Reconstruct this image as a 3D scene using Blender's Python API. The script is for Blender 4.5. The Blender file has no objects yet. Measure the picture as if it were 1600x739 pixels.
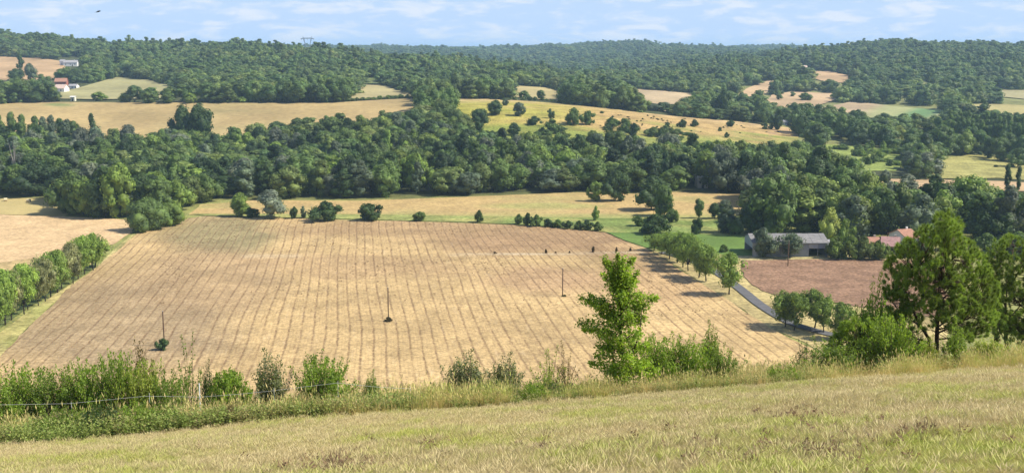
import bpy, math, random
import numpy as np
from mathutils import Vector, Matrix, noise as mnoise
from mathutils.geometry import delaunay_2d_cdt

S = bpy.context.scene
COL = S.collection
PI = math.pi
R = math.radians

# ------------------------------------------------------------------ camera
F = 1715.0                      # focal length in photo pixels (photo 1600 x 739)
PITCH = math.atan(294.5 / F)
cam_d = bpy.data.cameras.new('camera')
cam = bpy.data.objects.new('camera', cam_d)
COL.objects.link(cam)
cam_d.sensor_width = 36.0
cam_d.lens = 36.0 * F / 1600.0
cam_d.clip_start = 0.1
cam_d.clip_end = 40000.0
cam.location = (0, 0, 0)
cam.rotation_euler = (PI / 2 - PITCH, 0, 0)
S.camera = cam

# ------------------------------------------------------------------ sun, sky, exposure
SUN_EL, SUN_AZ = R(47), R(94)    # azimuth clockwise from +Y
sd = Vector((math.sin(SUN_AZ) * math.cos(SUN_EL), math.cos(SUN_AZ) * math.cos(SUN_EL), math.sin(SUN_EL)))
sun_d = bpy.data.lights.new('sun', 'SUN')
sun_d.energy = 5.0
sun_d.angle = R(0.53)
sun_d.color = (1.0, 0.94, 0.82)
sun = bpy.data.objects.new('sun', sun_d)
COL.objects.link(sun)
sun.rotation_euler = sd.to_track_quat('Z', 'Y').to_euler()
sun.location = sd * 100

W = bpy.data.worlds.new('World')
S.world = W
W.use_nodes = True
wt = W.node_tree
wt.nodes.clear()
def wn(t, **k):
    n = wt.nodes.new(t)
    for a, b in k.items():
        setattr(n, a, b)
    return n
sky = wn('ShaderNodeTexSky', sky_type='NISHITA', sun_disc=False, sun_elevation=SUN_EL, sun_rotation=SUN_AZ,
         air_density=1.0, dust_density=0.6, ozone_density=2.2)
tint = wn('ShaderNodeMix', data_type='RGBA', blend_type='MULTIPLY')
tint.inputs[0].default_value = 1.0
tint.inputs[7].default_value = (0.86, 0.96, 1.22, 1)
wt.links.new(sky.outputs[0], tint.inputs[6])
tc = wn('ShaderNodeTexCoord')
sep = wn('ShaderNodeSeparateXYZ')
wt.links.new(tc.outputs['Generated'], sep.inputs[0])
hz = wn('ShaderNodeMapRange', interpolation_type='SMOOTHSTEP')     # pale blue air low over the horizon, all the way round
for k_, v_ in zip(('From Min', 'From Max', 'To Min', 'To Max'), (-0.02, 0.22, 1.0, 0.0)): hz.inputs[k_].default_value = v_
wt.links.new(sep.outputs[2], hz.inputs['Value'])
hm = wn('ShaderNodeMix', data_type='RGBA')
hm.inputs[7].default_value = (4.3, 5.8, 8.2, 1)
wt.links.new(hz.outputs[0], hm.inputs[0])
wt.links.new(tint.outputs[2], hm.inputs[6])
mp = wn('ShaderNodeMapping')
mp.inputs['Scale'].default_value = (15.0, 15.0, 62.0)
mp.inputs['Location'].default_value = (3.1, 1.7, 0.4)
wt.links.new(tc.outputs['Generated'], mp.inputs['Vector'])
nz = wn('ShaderNodeTexNoise')
nz.inputs['Scale'].default_value = 1.9
nz.inputs['Detail'].default_value = 7.0
nz.inputs['Roughness'].default_value = 0.56
nz.inputs['Distortion'].default_value = 0.3
wt.links.new(mp.outputs[0], nz.inputs['Vector'])
cr = wn('ShaderNodeMapRange', interpolation_type='SMOOTHSTEP')
cr.inputs['From Min'].default_value = 0.44
cr.inputs['From Max'].default_value = 0.68
cr.inputs['To Max'].default_value = 0.62
wt.links.new(nz.outputs[0], cr.inputs['Value'])
# thin the clouds high overhead: the streaks belong to the band near the horizon
cl = wn('ShaderNodeMix', data_type='RGBA')
cl.inputs[7].default_value = (7.2, 7.4, 7.8, 1)
wt.links.new(cr.outputs[0], cl.inputs[0])
wt.links.new(hm.outputs[2], cl.inputs[6])
bg = wn('ShaderNodeBackground')
bg.inputs['Strength'].default_value = 0.09
wt.links.new(cl.outputs[2], bg.inputs['Color'])
wo = wn('ShaderNodeOutputWorld')
wt.links.new(bg.outputs[0], wo.inputs['Surface'])

S.view_settings.view_transform = 'Standard'
S.view_settings.look = 'None'
S.view_settings.exposure = 0.52
S.view_settings.gamma = 1.0
S.view_settings.use_curve_mapping = False
S.cycles.use_denoising = True
S.cycles.max_bounces = 6
S.cycles.diffuse_bounces = 3
S.cycles.transmission_bounces = 3
S.cycles.volume_bounces = 1
S.cycles.caustics_reflective = False
S.cycles.caustics_refractive = False

# ------------------------------------------------------------------ pixel <-> world
cP, sP = math.cos(PITCH), math.sin(PITCH)
def v_of(row):
    cy = (np.asarray(row, float) - 369.5) / F
    return (sP + cy * cP) / (cP - cy * sP)
def project(x, y, z):
    x = np.asarray(x, float); y = np.asarray(y, float); z = np.asarray(z, float)
    dep = y * cP - z * sP
    cy = (-y * sP - z * cP) / dep
    return 800 + F * x / dep, 369.5 + F * cy
def ray(px, row):
    cx = (px - 800) / F; cy = (row - 369.5) / F
    return np.array([cx, cP - cy * sP, -sP - cy * cP])
def at(px, row, y):              # the point on the sight line at distance y
    d = ray(px, row)
    return Vector(d * (y / d[1]))

# ------------------------------------------------------------------ terrain height
DK = [462, 560, 650, 750, 850, 1000, 1200, 1500, 1800, 2300, 3000, 3700, 5000, 9000]
ROWS = {
 0:    [305,275,238,190,165,143,118, 90, 61, 85, 95, 90, 78, 76],
 200:  [305,275,240,198,160,148,122, 95, 75, 92, 98, 86, 78, 76],
 320:  [305,275,240,194,158,145,122, 97, 77, 95, 99, 84, 78, 76],
 430:  [308,275,237,188,157,143,122, 93, 80,100,102, 79, 77, 76],
 500:  [305,274,234,184,157,145,124, 94, 88,108,102, 81, 77, 76],
 560:  [304,272,232,182,157,147,122, 93,101,114,102, 83, 78, 76],
 640:  [304,270,228,176,157,147,120, 95,106,116,100, 84, 78, 76],
 720:  [303,268,225,172,158,146,122,104,112,116, 98, 79, 78, 76],
 800:  [302,264,222,170,158,150,134,116,120,116, 96, 80, 78, 76],
 900:  [300,262,225,178,165,156,140,124,126,112, 92, 76, 77, 76],
 960:  [299,262,226,184,172,160,142,124,128,110, 92, 73, 77, 76],
 1030: [299,263,231,193,180,164,146,122,128,110, 90, 74, 77, 76],
 1100: [299,266,236,202,188,170,150,118,118,104, 86, 76, 77, 76],
 1160: [300,270,242,210,196,175,153,118,106, 94, 88, 81, 78, 76],
 1200: [300,272,246,215,200,178,155,118, 98, 86, 90, 84, 78, 76],
 1300: [300,276,250,222,204,180,158,120, 96, 76, 92, 86, 78, 76],
 1400: [300,283,255,228,208,182,158,120, 94, 75, 92, 86, 78, 76],
 1500: [300,285,262,235,214,184,158,118, 92, 73, 92, 86, 78, 76],
 1600: [300,284,266,240,216,186,160,118, 91, 74, 92, 86, 78, 76],
}
UG = np.linspace(-0.62, 0.62, 80)
LG = np.linspace(math.log(150), math.log(14000), 320)
def _table():
    cols = sorted(ROWS)
    dk = np.array([150, 300, 400, 430] + DK + [14000], float)
    prof = []
    for c in cols:
        z = [-62, -62, -62, -61.8] + list(-v_of(ROWS[c]) * np.array(DK)) + [0]
        z[4] = -61.2
        prof.append(np.interp(np.exp(LG), dk, z))
    prof = np.array(prof)
    uc = (np.array(cols) - 800) / F / 0.99
    T = np.array([np.interp(UG, uc, prof[:, j]) for j in range(len(LG))]).T
    for _ in range(7):           # smooth the knots away
        P = np.pad(T, ((0, 0), (1, 1)), mode='edge')
        T = (P[:, :-2] + 2 * P[:, 1:-1] + P[:, 2:]) / 4
    for _ in range(5):
        P = np.pad(T, ((1, 1), (0, 0)), mode='edge')
        T = (P[:-2] + 2 * P[1:-1] + P[2:]) / 4
    return T
TAB = _table()
A_S, B_S = 0.290, 0.078
def Z(x, y):
    x = np.asarray(x, float); y = np.asarray(y, float)
    r = np.hypot(x, y)
    th = np.arctan2(x, y)
    thc = np.clip(th, -R(31.5), R(31.5))
    u = np.tan(thc)
    d = np.maximum(r * np.cos(thc), 150.0)
    fu = np.clip((u - UG[0]) / (UG[1] - UG[0]), 0, len(UG) - 1.001)
    fl = np.clip((np.log(d) - LG[0]) / (LG[1] - LG[0]), 0, len(LG) - 1.001)
    iu = fu.astype(int); il = fl.astype(int)
    a = fu - iu; b = fl - il
    zf = (TAB[iu, il] * (1 - a) * (1 - b) + TAB[iu + 1, il] * a * (1 - b) + TAB[iu, il + 1] * (1 - a) * b + TAB[iu + 1, il + 1] * a * b)
    ff = np.clip((d - 1250) / 900, 0, 1)                 # hills far off roll a little
    zf = zf + ff * (3.2 * np.sin(u * 31 + d * 0.0013) + 2.0 * np.sin(u * 73 + 1.3 + d * 0.0031) + 1.1 * np.sin(u * 171 + d * 0.002)) * (0.5 + d / 3500)
    # the hillside the camera stands on
    yb = np.maximum(y, -30)
    xc = np.clip(x, -150, 150)
    zh = -1.6 - A_S * np.minimum(yb, 38) + B_S * xc * np.clip(1 - (np.abs(y) - 60) / 120, 0.0, 1)
    e = np.maximum(yb - 36.5, 0)
    zh = zh - 0.44 * e * e / (e + 5.0)
    zh = zh + 0.05 * np.sin(x * 0.43 + 0.4 * y) * np.sin(y * 0.31 + 1.0)
    k = 2.5
    m = np.maximum(zh, zf)
    return m + k * np.log1p(np.exp(-np.abs(zh - zf) / k))
def zs(x, y):
    return float(Z(x, y))
DL = np.exp(np.linspace(math.log(150), math.log(9000), 1600))
def ground(px, row):             # first point of the far ground on a sight line
    d = ray(px, row)
    t = DL / d[1]
    zz = Z(d[0] * t, DL)
    hit = np.nonzero(d[2] * t <= zz)[0]
    if len(hit) == 0:
        i = len(DL) - 1
        return np.array([d[0] * t[i], DL[i]])
    i = hit[0]
    if i > 0:
        g0 = d[2] * t[i-1] - zz[i-1]; g1 = d[2] * t[i] - zz[i]
        f = g0 / (g0 - g1)
        y = DL[i-1] + f * (DL[i] - DL[i-1])
    else:
        y = DL[0]
    return np.array([d[0] * y / d[1], y])

# ------------------------------------------------------------------ object helpers
def tag(o, label=None, cat=None, group=None, kind=None):
    if label: o['label'] = label
    if cat: o['category'] = cat
    if group: o['group'] = group
    if kind: o['kind'] = kind
    return o
def mesh_np(name, V, Q=None, T=None, mats=(), mi=None, smooth=False):
    V = np.asarray(V, np.float32).reshape(-1, 3)
    Q = np.zeros((0, 4), np.int32) if Q is None else np.asarray(Q, np.int32).reshape(-1, 4)
    T = np.zeros((0, 3), np.int32) if T is None else np.asarray(T, np.int32).reshape(-1, 3)
    me = bpy.data.meshes.new(name)
    me.vertices.add(len(V)); me.vertices.foreach_set('co', V.ravel())
    nq, nt = len(Q), len(T)
    me.loops.add(nq * 4 + nt * 3)
    me.loops.foreach_set('vertex_index', np.concatenate([Q.ravel(), T.ravel()]).astype(np.int32))
    me.polygons.add(nq + nt)
    me.polygons.foreach_set('loop_start', np.concatenate([np.arange(nq) * 4, nq * 4 + np.arange(nt) * 3]).astype(np.int32))
    for m in mats: me.materials.append(m)
    if mi is not None: me.polygons.foreach_set('material_index', np.asarray(mi, np.int32))
    if smooth: me.polygons.foreach_set('use_smooth', np.ones(nq + nt, bool))
    me.update(calc_edges=True)
    return me
def link(name, me, parent=None, loc=None):
    o = bpy.data.objects.new(name, me)
    COL.objects.link(o)
    if parent is not None: o.parent = parent
    if loc is not None: o.location = loc
    return o
def empty(name, loc, rz=0.0):
    o = bpy.data.objects.new(name, None)
    COL.objects.link(o)
    o.location = loc; o.rotation_euler = (0, 0, rz)
    o.empty_display_size = 0.2
    return o
class MB:                        # small mesh builder
    def __init__(s): s.v = []; s.f = []
    def add(s, V, Fs):
        n = len(s.v); s.v += [tuple(p) for p in V]; s.f += [tuple(i + n for i in f) for f in Fs]
    def box(s, c, d, rz=0.0):
        cx, cy, cz = c; dx, dy, dz = [k / 2 for k in d]
        ca, sa = math.cos(rz), math.sin(rz)
        P = []
        for z in (-dz, dz):
            for (x, y) in ((-dx, -dy), (dx, -dy), (dx, dy), (-dx, dy)):
                P.append((cx + x * ca - y * sa, cy + x * sa + y * ca, cz + z))
        s.add(P, [(3,2,1,0), (4,5,6,7), (0,1,5,4), (1,2,6,5), (2,3,7,6), (3,0,4,7)])
    def tube(s, pts, rad, n=6, cap=True):
        pts = [Vector(p) for p in pts]
        if not hasattr(rad, '__len__'): rad = [rad] * len(pts)
        V = []
        for i, p in enumerate(pts):
            t = (pts[min(i+1, len(pts)-1)] - pts[max(i-1, 0)]).normalized()
            a = t.cross(Vector((0, 0, 1)))
            if a.length < 1e-3: a = Vector((1, 0, 0))
            a.normalize(); b = t.cross(a)
            for k in range(n):
                q = 2 * PI * k / n
                V.append(p + (a * math.cos(q) + b * math.sin(q)) * rad[i])
        Fs = [(i*n + k, i*n + (k+1) % n, (i+1)*n + (k+1) % n, (i+1)*n + k) for i in range(len(pts)-1) for k in range(n)]
        if cap:
            Fs.append(tuple(range(n))[::-1]); Fs.append(tuple((len(pts)-1)*n + k for k in range(n)))
        s.add(V, Fs)
    def mesh(s, name, mat, smooth=False):
        me = bpy.data.meshes.new(name)
        me.from_pydata(s.v, [], s.f)
        if mat: me.materials.append(mat)
        if smooth: me.polygons.foreach_set('use_smooth', [True] * len(me.polygons))
        me.update()
        return me
    def build(s, name, mat, parent=None, loc=None, smooth=False):
        return link(name, s.mesh(name, mat, smooth), parent, loc)

# ------------------------------------------------------------------ materials
class NT:
    def __init__(s, name):
        s.m = bpy.data.materials.new(name); s.m.use_nodes = True
        s.t = s.m.node_tree; s.t.nodes.clear()
        s.out = s.t.nodes.new('ShaderNodeOutputMaterial')
    def n(s, typ, **k):
        x = s.t.nodes.new(typ)
        for a, b in k.items(): setattr(x, a, b)
        return x
    def set(s, sock, v):
        if isinstance(v, bpy.types.NodeSocket): s.t.links.new(v, sock)
        elif isinstance(v, tuple) and len(v) == 3 and sock.type == 'RGBA': sock.default_value = (*v, 1)
        else: sock.default_value = v
    def math(s, op, a, b=0.0, c=None, clamp=False):
        x = s.n('ShaderNodeMath', operation=op, use_clamp=clamp)
        s.set(x.inputs[0], a); s.set(x.inputs[1], b)
        if c is not None: s.set(x.inputs[2], c)
        return x.outputs[0]
    def mix(s, fac, a, b, bt='MIX'):
        x = s.n('ShaderNodeMix', data_type='RGBA', blend_type=bt)
        s.set(x.inputs[0], fac); s.set(x.inputs[6], a); s.set(x.inputs[7], b)
        return x.outputs[2]
    def noise(s, vec, scale, detail=3.0, rough=0.55, dist=0.0):
        x = s.n('ShaderNodeTexNoise')
        if vec is not None: s.set(x.inputs['Vector'], vec)
        x.inputs['Scale'].default_value = scale; x.inputs['Detail'].default_value = detail
        x.inputs['Roughness'].default_value = rough; x.inputs['Distortion'].default_value = dist
        return x.outputs[0]
    def mr(s, v, a, b, c=0.0, d=1.0, smooth=True):
        x = s.n('ShaderNodeMapRange', interpolation_type='SMOOTHSTEP' if smooth else 'LINEAR')
        s.set(x.inputs['Value'], v)
        for k, w in zip(('From Min', 'From Max', 'To Min', 'To Max'), (a, b, c, d)): x.inputs[k].default_value = w
        return x.outputs[0]
    def pos(s): return s.n('ShaderNodeNewGeometry').outputs['Position']
    def mapping(s, vec, scale=(1,1,1), rot=(0,0,0), loc=(0,0,0)):
        x = s.n('ShaderNodeMapping'); s.set(x.inputs[0], vec)
        x.inputs['Scale'].default_value = scale; x.inputs['Rotation'].default_value = rot; x.inputs['Location'].default_value = loc
        return x.outputs[0]
    def bsdf(s, col, rough=0.85, spec=0.2, bump=None, bstr=0.4, bdist=0.1, metal=0.0):
        b = s.n('ShaderNodeBsdfPrincipled')
        s.set(b.inputs['Base Color'], col); s.set(b.inputs['Roughness'], rough)
        b.inputs['Specular IOR Level'].default_value = spec; b.inputs['Metallic'].default_value = metal
        if bump is not None:
            u = s.n('ShaderNodeBump'); s.set(u.inputs['Height'], bump)
            u.inputs['Strength'].default_value = bstr; u.inputs['Distance'].default_value = bdist
            s.t.links.new(u.outputs[0], b.inputs['Normal'])
        s.t.links.new(b.outputs[0], s.out.inputs['Surface'])
        return b
def leaf_mat(name, mode='object', cols=None, transl=0.3, nscale=0.35, rough=0.6, var=(0.6, 1.4)):
    k = NT(name)
    oi = k.n('ShaderNodeObjectInfo')
    if mode == 'object': base = oi.outputs['Color']
    elif mode == 'random':
        r = k.n('ShaderNodeValToRGB'); k.set(r.inputs[0], oi.outputs['Random'])
        r.color_ramp.interpolation = 'LINEAR'
        while len(r.color_ramp.elements) < len(cols): r.color_ramp.elements.new(0.5)
        for i, c in enumerate(cols):
            r.color_ramp.elements[i].position = i / (len(cols) - 1); r.color_ramp.elements[i].color = (*c, 1)
        base = r.outputs[0]
    else: base = (*cols[0], 1)
    p = k.pos()
    g = k.n('ShaderNodeNewGeometry')
    n1 = k.noise(p, nscale, 3.0)
    ri = g.outputs['Random Per Island']
    f = k.math('MULTIPLY', k.mr(n1, 0.3, 0.7, var[0], var[1]), k.mr(ri, 0, 1, 0.84, 1.16, False))
    c = k.mix(1.0, base, f, 'MULTIPLY')
    # some leaves turn yellower
    c = k.mix(k.mr(ri, 0.6, 1.0, 0.0, 0.25), c, k.mix(1.0, c, (1.5, 1.18, 0.55), 'MULTIPLY'))
    b = k.n('ShaderNodeBsdfPrincipled')
    k.set(b.inputs['Base Color'], c); b.inputs['Roughness'].default_value = rough
    b.inputs['Specular IOR Level'].default_value = 0.25
    t = k.n('ShaderNodeBsdfTranslucent'); k.set(t.inputs['Color'], k.mix(1.0, c, (1.25, 1.3, 0.6), 'MULTIPLY'))
    m = k.n('ShaderNodeMixShader'); m.inputs[0].default_value = transl
    k.t.links.new(b.outputs[0], m.inputs[1]); k.t.links.new(t.outputs[0], m.inputs[2])
    k.t.links.new(m.outputs[0], k.out.inputs['Surface'])
    return k.m
def plain(name, col, rough=0.8, spec=0.25, ns=3.0, amt=0.25, bstr=0.2, metal=0.0):
    k = NT(name)
    p = k.n('ShaderNodeTexCoord').outputs['Object']
    n = k.noise(p, ns, 5.0, 0.6)
    c = k.mix(1.0, (*col, 1), k.mr(n, 0.25, 0.75, 1 - amt, 1 + amt), 'MULTIPLY')
    k.bsdf(c, rough, spec, n, bstr, 0.02, metal)
    return k.m

GREENS = [(0.030,0.060,0.018), (0.050,0.088,0.024), (0.040,0.078,0.026), (0.075,0.115,0.030), (0.034,0.062,0.024), (0.062,0.100,0.034), (0.095,0.135,0.036)]
M_LEAF = leaf_mat('leaf_tinted', 'object')
M_FOREST = leaf_mat('forest_leaf', 'random', [(0.072,0.128,0.038), (0.130,0.195,0.050), (0.082,0.140,0.048), (0.180,0.235,0.058), (0.064,0.108,0.038), (0.145,0.200,0.060), (0.095,0.160,0.044), (0.205,0.240,0.075)], nscale=0.05, var=(0.6,1.45))
M_BARK = plain('bark', (0.085, 0.066, 0.050), 0.95, 0.1, 4.0, 0.4, 0.5)
M_BARKD = plain('bark_dark', (0.045, 0.036, 0.030), 0.95, 0.1, 4.0, 0.4, 0.5)

def vcol_mat(name, nscale=0.5, amt=0.25, fine=8.0, famt=0.3, rowdir=None, rowgap=2.45, rowamt=0.0, rowcol=(0.10,0.075,0.045), bstr=0.5, speck=0.0, speckcol=(0.10,0.07,0.04), dist=1.0):
    """field surface: own colour in the attribute 'col', broken up by noise and by drill or mowing rows"""
    k = NT(name)
    a = k.n('ShaderNodeAttribute'); a.attribute_name = 'col'
    p = k.pos()
    n1 = k.noise(p, nscale, 4.0, 0.6); n2 = k.noise(p, fine, 3.0, 0.65)
    c = k.mix(1.0, a.outputs['Color'], k.mr(n1, 0.28, 0.72, 1 - amt, 1 + amt), 'MULTIPLY')
    c = k.mix(1.0, c, k.mr(n2, 0.25, 0.75, 1 - famt, 1 + famt), 'MULTIPLY')
    h = n2
    if rowdir is not None:
        ang = math.atan2(rowdir[0], rowdir[1])          # rows run along rowdir
        q = k.mapping(p, rot=(0, 0, ang))
        sx = k.n('ShaderNodeSeparateXYZ'); k.set(sx.inputs[0], q)
        w = k.noise(k.mapping(p, scale=(1, 0.6, 1)), 0.016, 1.0)
        w2 = k.noise(p, 0.35, 2.0)
        xx = k.math('ADD', sx.outputs[0], k.math('MULTIPLY', k.math('SUBTRACT', w, 0.5), 7.0 * dist))
        xx = k.math('ADD', xx, k.math('MULTIPLY', k.math('SUBTRACT', w2, 0.5), 0.6 * dist))
        fr = k.math('ABSOLUTE', k.math('SUBTRACT', k.math('FRACT', k.math('DIVIDE', xx, rowgap)), 0.5))
        line = k.mr(fr, 0.0, 0.17, 1.0, 0.0)
        q2 = k.mapping(q, scale=(0.5, 0.07, 1))
        br = k.mr(k.noise(q2, 1.0, 4.0, 0.7), 0.30, 0.60, 0.22, 1.0)
        br2 = k.mr(k.noise(p, 0.9, 3.0, 0.7), 0.34, 0.60, 0.4, 1.0)
        # fainter lines between the strong ones
        fr2 = k.math('ABSOLUTE', k.math('SUBTRACT', k.math('FRACT', k.math('DIVIDE', xx, rowgap / 4)), 0.5))
        faint = k.math('MULTIPLY', k.mr(fr2, 0.05, 0.3, 0.12, 0.0), br2)
        m = k.math('MULTIPLY', k.math('MULTIPLY', line, br), br2)
        m = k.math('MULTIPLY', k.math('MAXIMUM', m, faint), rowamt)
        c = k.mix(m, c, (*rowcol, 1))
        # reddish straw streaks lying along the rows, and pale chaff
        st = k.mr(k.noise(k.mapping(q, scale=(1.3, 0.16, 1)), 1.0, 4.0, 0.75), 0.50, 0.70)
        big_ = k.mr(k.noise(p, 0.028, 3.0, 0.6), 0.40, 0.58)
        c = k.mix(k.math('MULTIPLY', k.math('MULTIPLY', st, big_), 0.8 * rowamt), c, (0.23, 0.148, 0.075, 1))
        ch = k.mr(k.noise(k.mapping(q, scale=(0.9, 0.10, 1), loc=(7, 3, 0)), 1.0, 4.0, 0.7), 0.55, 0.75)
        c = k.mix(k.math('MULTIPLY', ch, 0.35 * rowamt), c, (0.62, 0.48, 0.29, 1))
        h = k.math('SUBTRACT', n2, m)
    if speck > 0:
        s1 = k.mr(k.noise(p, 1.1, 3.0, 0.7), 0.60, 0.68); s2 = k.mr(k.noise(p, 0.035, 3.0), 0.42, 0.66)
        c = k.mix(k.math('MULTIPLY', k.math('MULTIPLY', s1, s2), speck), c, (*speckcol, 1))
    k.bsdf(c, 0.95, 0.1, h, bstr, 0.15)
    return k.m

# ------------------------------------------------------------------ fields: polygons in photo pixels on the ground
# name, visible outline, colour, offset, rows of tree height kept clear below it, label
FIELDS = {}
def poly_in(P, x, y):
    x = np.asarray(x, float); y = np.asarray(y, float)
    ins = np.zeros(np.broadcast(x, y).shape, bool)
    n = len(P)
    for i in range(n):
        x0, y0 = P[i]; x1, y1 = P[(i+1) % n]
        if y0 == y1: continue
        c = ((y0 > y) != (y1 > y)) & (x < (x1 - x0) * (y - y0) / (y1 - y0) + x0)
        ins ^= c
    return ins
EXCL = []                         # (polygon in px,row ; clear)
def sheet(name, wp, off, mat, grid, colfn, wobble=0.0, label=None):
    """lay a sheet on the terrain inside the world polygon wp"""
    pts = []
    rr = random.Random(name)
    n = len(wp)
    for i in range(n):
        a = np.array(wp[i], float); b = np.array(wp[(i+1) % n], float)
        L = np.linalg.norm(b - a); m = max(1, int(L / grid))
        nr = np.array([-(b-a)[1], (b-a)[0]]) / max(L, 1e-6)
        for j in range(m):
            p = a + (b - a) * j / m
            if j and wobble:
                p = p + nr * wobble * (mnoise.noise(Vector((p[0] * 0.05, p[1] * 0.05, 3.3))) * 1.6 + rr.uniform(-.3, .3))
            pts.append(p)
    B = np.array(pts)
    lo, hi = B.min(0), B.max(0)
    gx, gy = np.meshgrid(np.arange(lo[0], hi[0], grid), np.arange(lo[1], hi[1], grid))
    gx = gx.ravel(); gy = gy.ravel()
    ok = poly_in([tuple(p) for p in B], gx, gy)
    # keep off the border
    G = np.stack([gx[ok], gy[ok]], 1)
    if len(G):
        keep = np.ones(len(G), bool)
        for p in B: keep &= ((G - p) ** 2).sum(1) > (grid * 0.45) ** 2
        G = G[keep]
    nb = len(B)
    allp = [Vector((float(p[0]), float(p[1]))) for p in np.concatenate([B, G]) ]
    edges = [(i, (i+1) % nb) for i in range(nb)]
    ov, oe, of, *_ = delaunay_2d_cdt(allp, edges, [tuple(range(nb))], 1, 1e-4)
    V = np.array([(p.x, p.y) for p in ov])
    z = Z(V[:, 0], V[:, 1]) + off
    T = np.array([f for f in of if len(f) == 3])
    a, b, c = V[T[:, 0]], V[T[:, 1]], V[T[:, 2]]
    cr_ = (b[:,0]-a[:,0])*(c[:,1]-a[:,1]) - (b[:,1]-a[:,1])*(c[:,0]-a[:,0])
    T[cr_ < 0] = T[cr_ < 0][:, ::-1]
    me = mesh_np(name, np.column_stack([V, z]), None, T, [mat], smooth=True)
    ca = me.color_attributes.new('col', 'FLOAT_COLOR', 'POINT')
    c4 = np.ones((len(V), 4), np.float32)
    px, row = project(V[:, 0], V[:, 1], z)
    c4[:, :3] = colfn(V[:, 0], V[:, 1], px, row) * 0.82
    ca.data.foreach_set('color', c4.ravel())
    o = link(name, me)
    tag(o, label, None, None, 'structure')
    return o
def blob(px, row, cx, cy, rx, ry, soft=1.0):
    d = np.sqrt(((px - cx) / rx) ** 2 + ((row - cy) / ry) ** 2)
    return np.clip((1.3 - d) / 0.6, 0, 1) * soft
def lerp3(c, w, b):
    return c * (1 - w[:, None]) + np.array(b)[None, :] * w[:, None]
def flat(col, vary=0.0):
    def f(x, y, px, row):
        return np.tile(np.array(col, float), (len(x), 1))
    return f
def wpoly(P):
    return [ground(a, b) for a, b in P]

# ------------------------------------------------------------------ terrain sheet
def build_ground():
    th_in = np.linspace(-R(31), R(31), 330)
    th_out = np.linspace(R(31), R(329), 62)[1:-1]
    th = np.concatenate([th_in, th_out])
    r = np.concatenate([[0.0], np.exp(np.linspace(math.log(3), math.log(13500), 400))])
    TH, RR = np.meshgrid(th, r[1:])
    X = RR * np.sin(TH); Y = RR * np.cos(TH)
    X = np.concatenate([[0], X.ravel()]); Y = np.concatenate([[0], Y.ravel()])
    Zz = Z(X, Y)
    nt, nr = len(th), len(r) - 1
    i = np.arange(nr - 1)[:, None]; j = np.arange(nt)[None, :]
    a = 1 + i * nt + j; b = 1 + i * nt + (j + 1) % nt
    c = b + nt; d = a + nt
    Q = np.stack([a, d, c, b], -1).reshape(-1, 4)
    T = np.stack([np.zeros(nt, int), 1 + np.arange(nt), 1 + (np.arange(nt) + 1) % nt], -1)
    k = NT('ground_surface')
    at_ = k.n('ShaderNodeAttribute'); at_.attribute_name = 'col'
    p = k.pos()
    n1 = k.noise(p, 0.08, 4.0, 0.6); n2 = k.noise(p, 1.7, 4.0, 0.65); n3 = k.noise(p, 14.0, 3.0, 0.6)
    c_ = k.mix(1.0, at_.outputs['Color'], k.mr(n1, 0.3, 0.7, 0.7, 1.3), 'MULTIPLY')
    c_ = k.mix(1.0, c_, k.mr(n2, 0.3, 0.7, 0.72, 1.28), 'MULTIPLY')
    c_ = k.mix(k.mr(n2, 0.45, 0.65, 0, 0.45), c_, k.mix(1.0, c_, (1.45, 1.15, 0.8), 'MULTIPLY'))
    k.bsdf(c_, 0.95, 0.1, k.math('ADD', n2, k.math('MULTIPLY', n3, 0.4)), 0.6, 0.12)
    me = mesh_np('ground', np.column_stack([X, Y, Zz]), Q, T, [k.m], smooth=True)
    col = np.ones((len(X), 4), np.float32)
    px, row = project(X, np.maximum(Y, 0.1), Zz)
    base = np.tile(np.array([0.21, 0.22, 0.075]), (len(X), 1))
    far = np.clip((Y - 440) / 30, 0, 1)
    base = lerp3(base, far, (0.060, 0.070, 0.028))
    sc = ((px > 1110) & (row > 126) & (row < 264)) * 0.8
    base = lerp3(base, sc, (0.21, 0.22, 0.085))
    near = np.clip((42 - Y) / 6, 0, 1)
    base = lerp3(base, near, (0.34, 0.31, 0.12))
    col[:, :3] = base
    ca = me.color_attributes.new('col', 'FLOAT_COLOR', 'POINT')
    ca.data.foreach_set('color', col.ravel())
    o = link('ground', me)
    tag(o, 'rolling ground of the valley and its wooded hills', None, None, 'structure')
build_ground()

# ------------------------------------------------------------------ the fields
FDIR = (-0.137, 1.0)
M_STUB = vcol_mat('stubble_rows', 0.12, 0.16, 1.3, 0.32, FDIR, 2.7, 0.9, (0.17, 0.105, 0.055), 0.5, 0.55, (0.22, 0.135, 0.07))
M_CUT = vcol_mat('cut_field', 0.10, 0.13, 0.9, 0.3, (1.0, 0.06), 4.0, 0.30, (0.36, 0.24, 0.12), 0.4, 0.15)
M_GRASSY = vcol_mat('rough_pasture', 0.07, 0.28, 0.8, 0.42, None, bstr=0.6, speck=0.45, speckcol=(0.09, 0.10, 0.035))
M_SOIL = vcol_mat('turned_soil', 0.16, 0.24, 1.1, 0.5, (1.0, 0.05), 3.0, 0.35, (0.13, 0.07, 0.045), 0.9, 0.6, (0.10, 0.055, 0.036))
M_FAR = vcol_mat('far_field', 0.012, 0.22, 0.25, 0.18, (1.0, 0.2), 12.0, 0.35, (0.30, 0.24, 0.12), 0.2, 0.0, dist=2.0)
M_LAWN = vcol_mat('short_grass', 0.05, 0.18, 1.5, 0.22, (1.0, 0.02), 6.0, 0.3, (0.10, 0.16, 0.04), 0.4)

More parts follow.
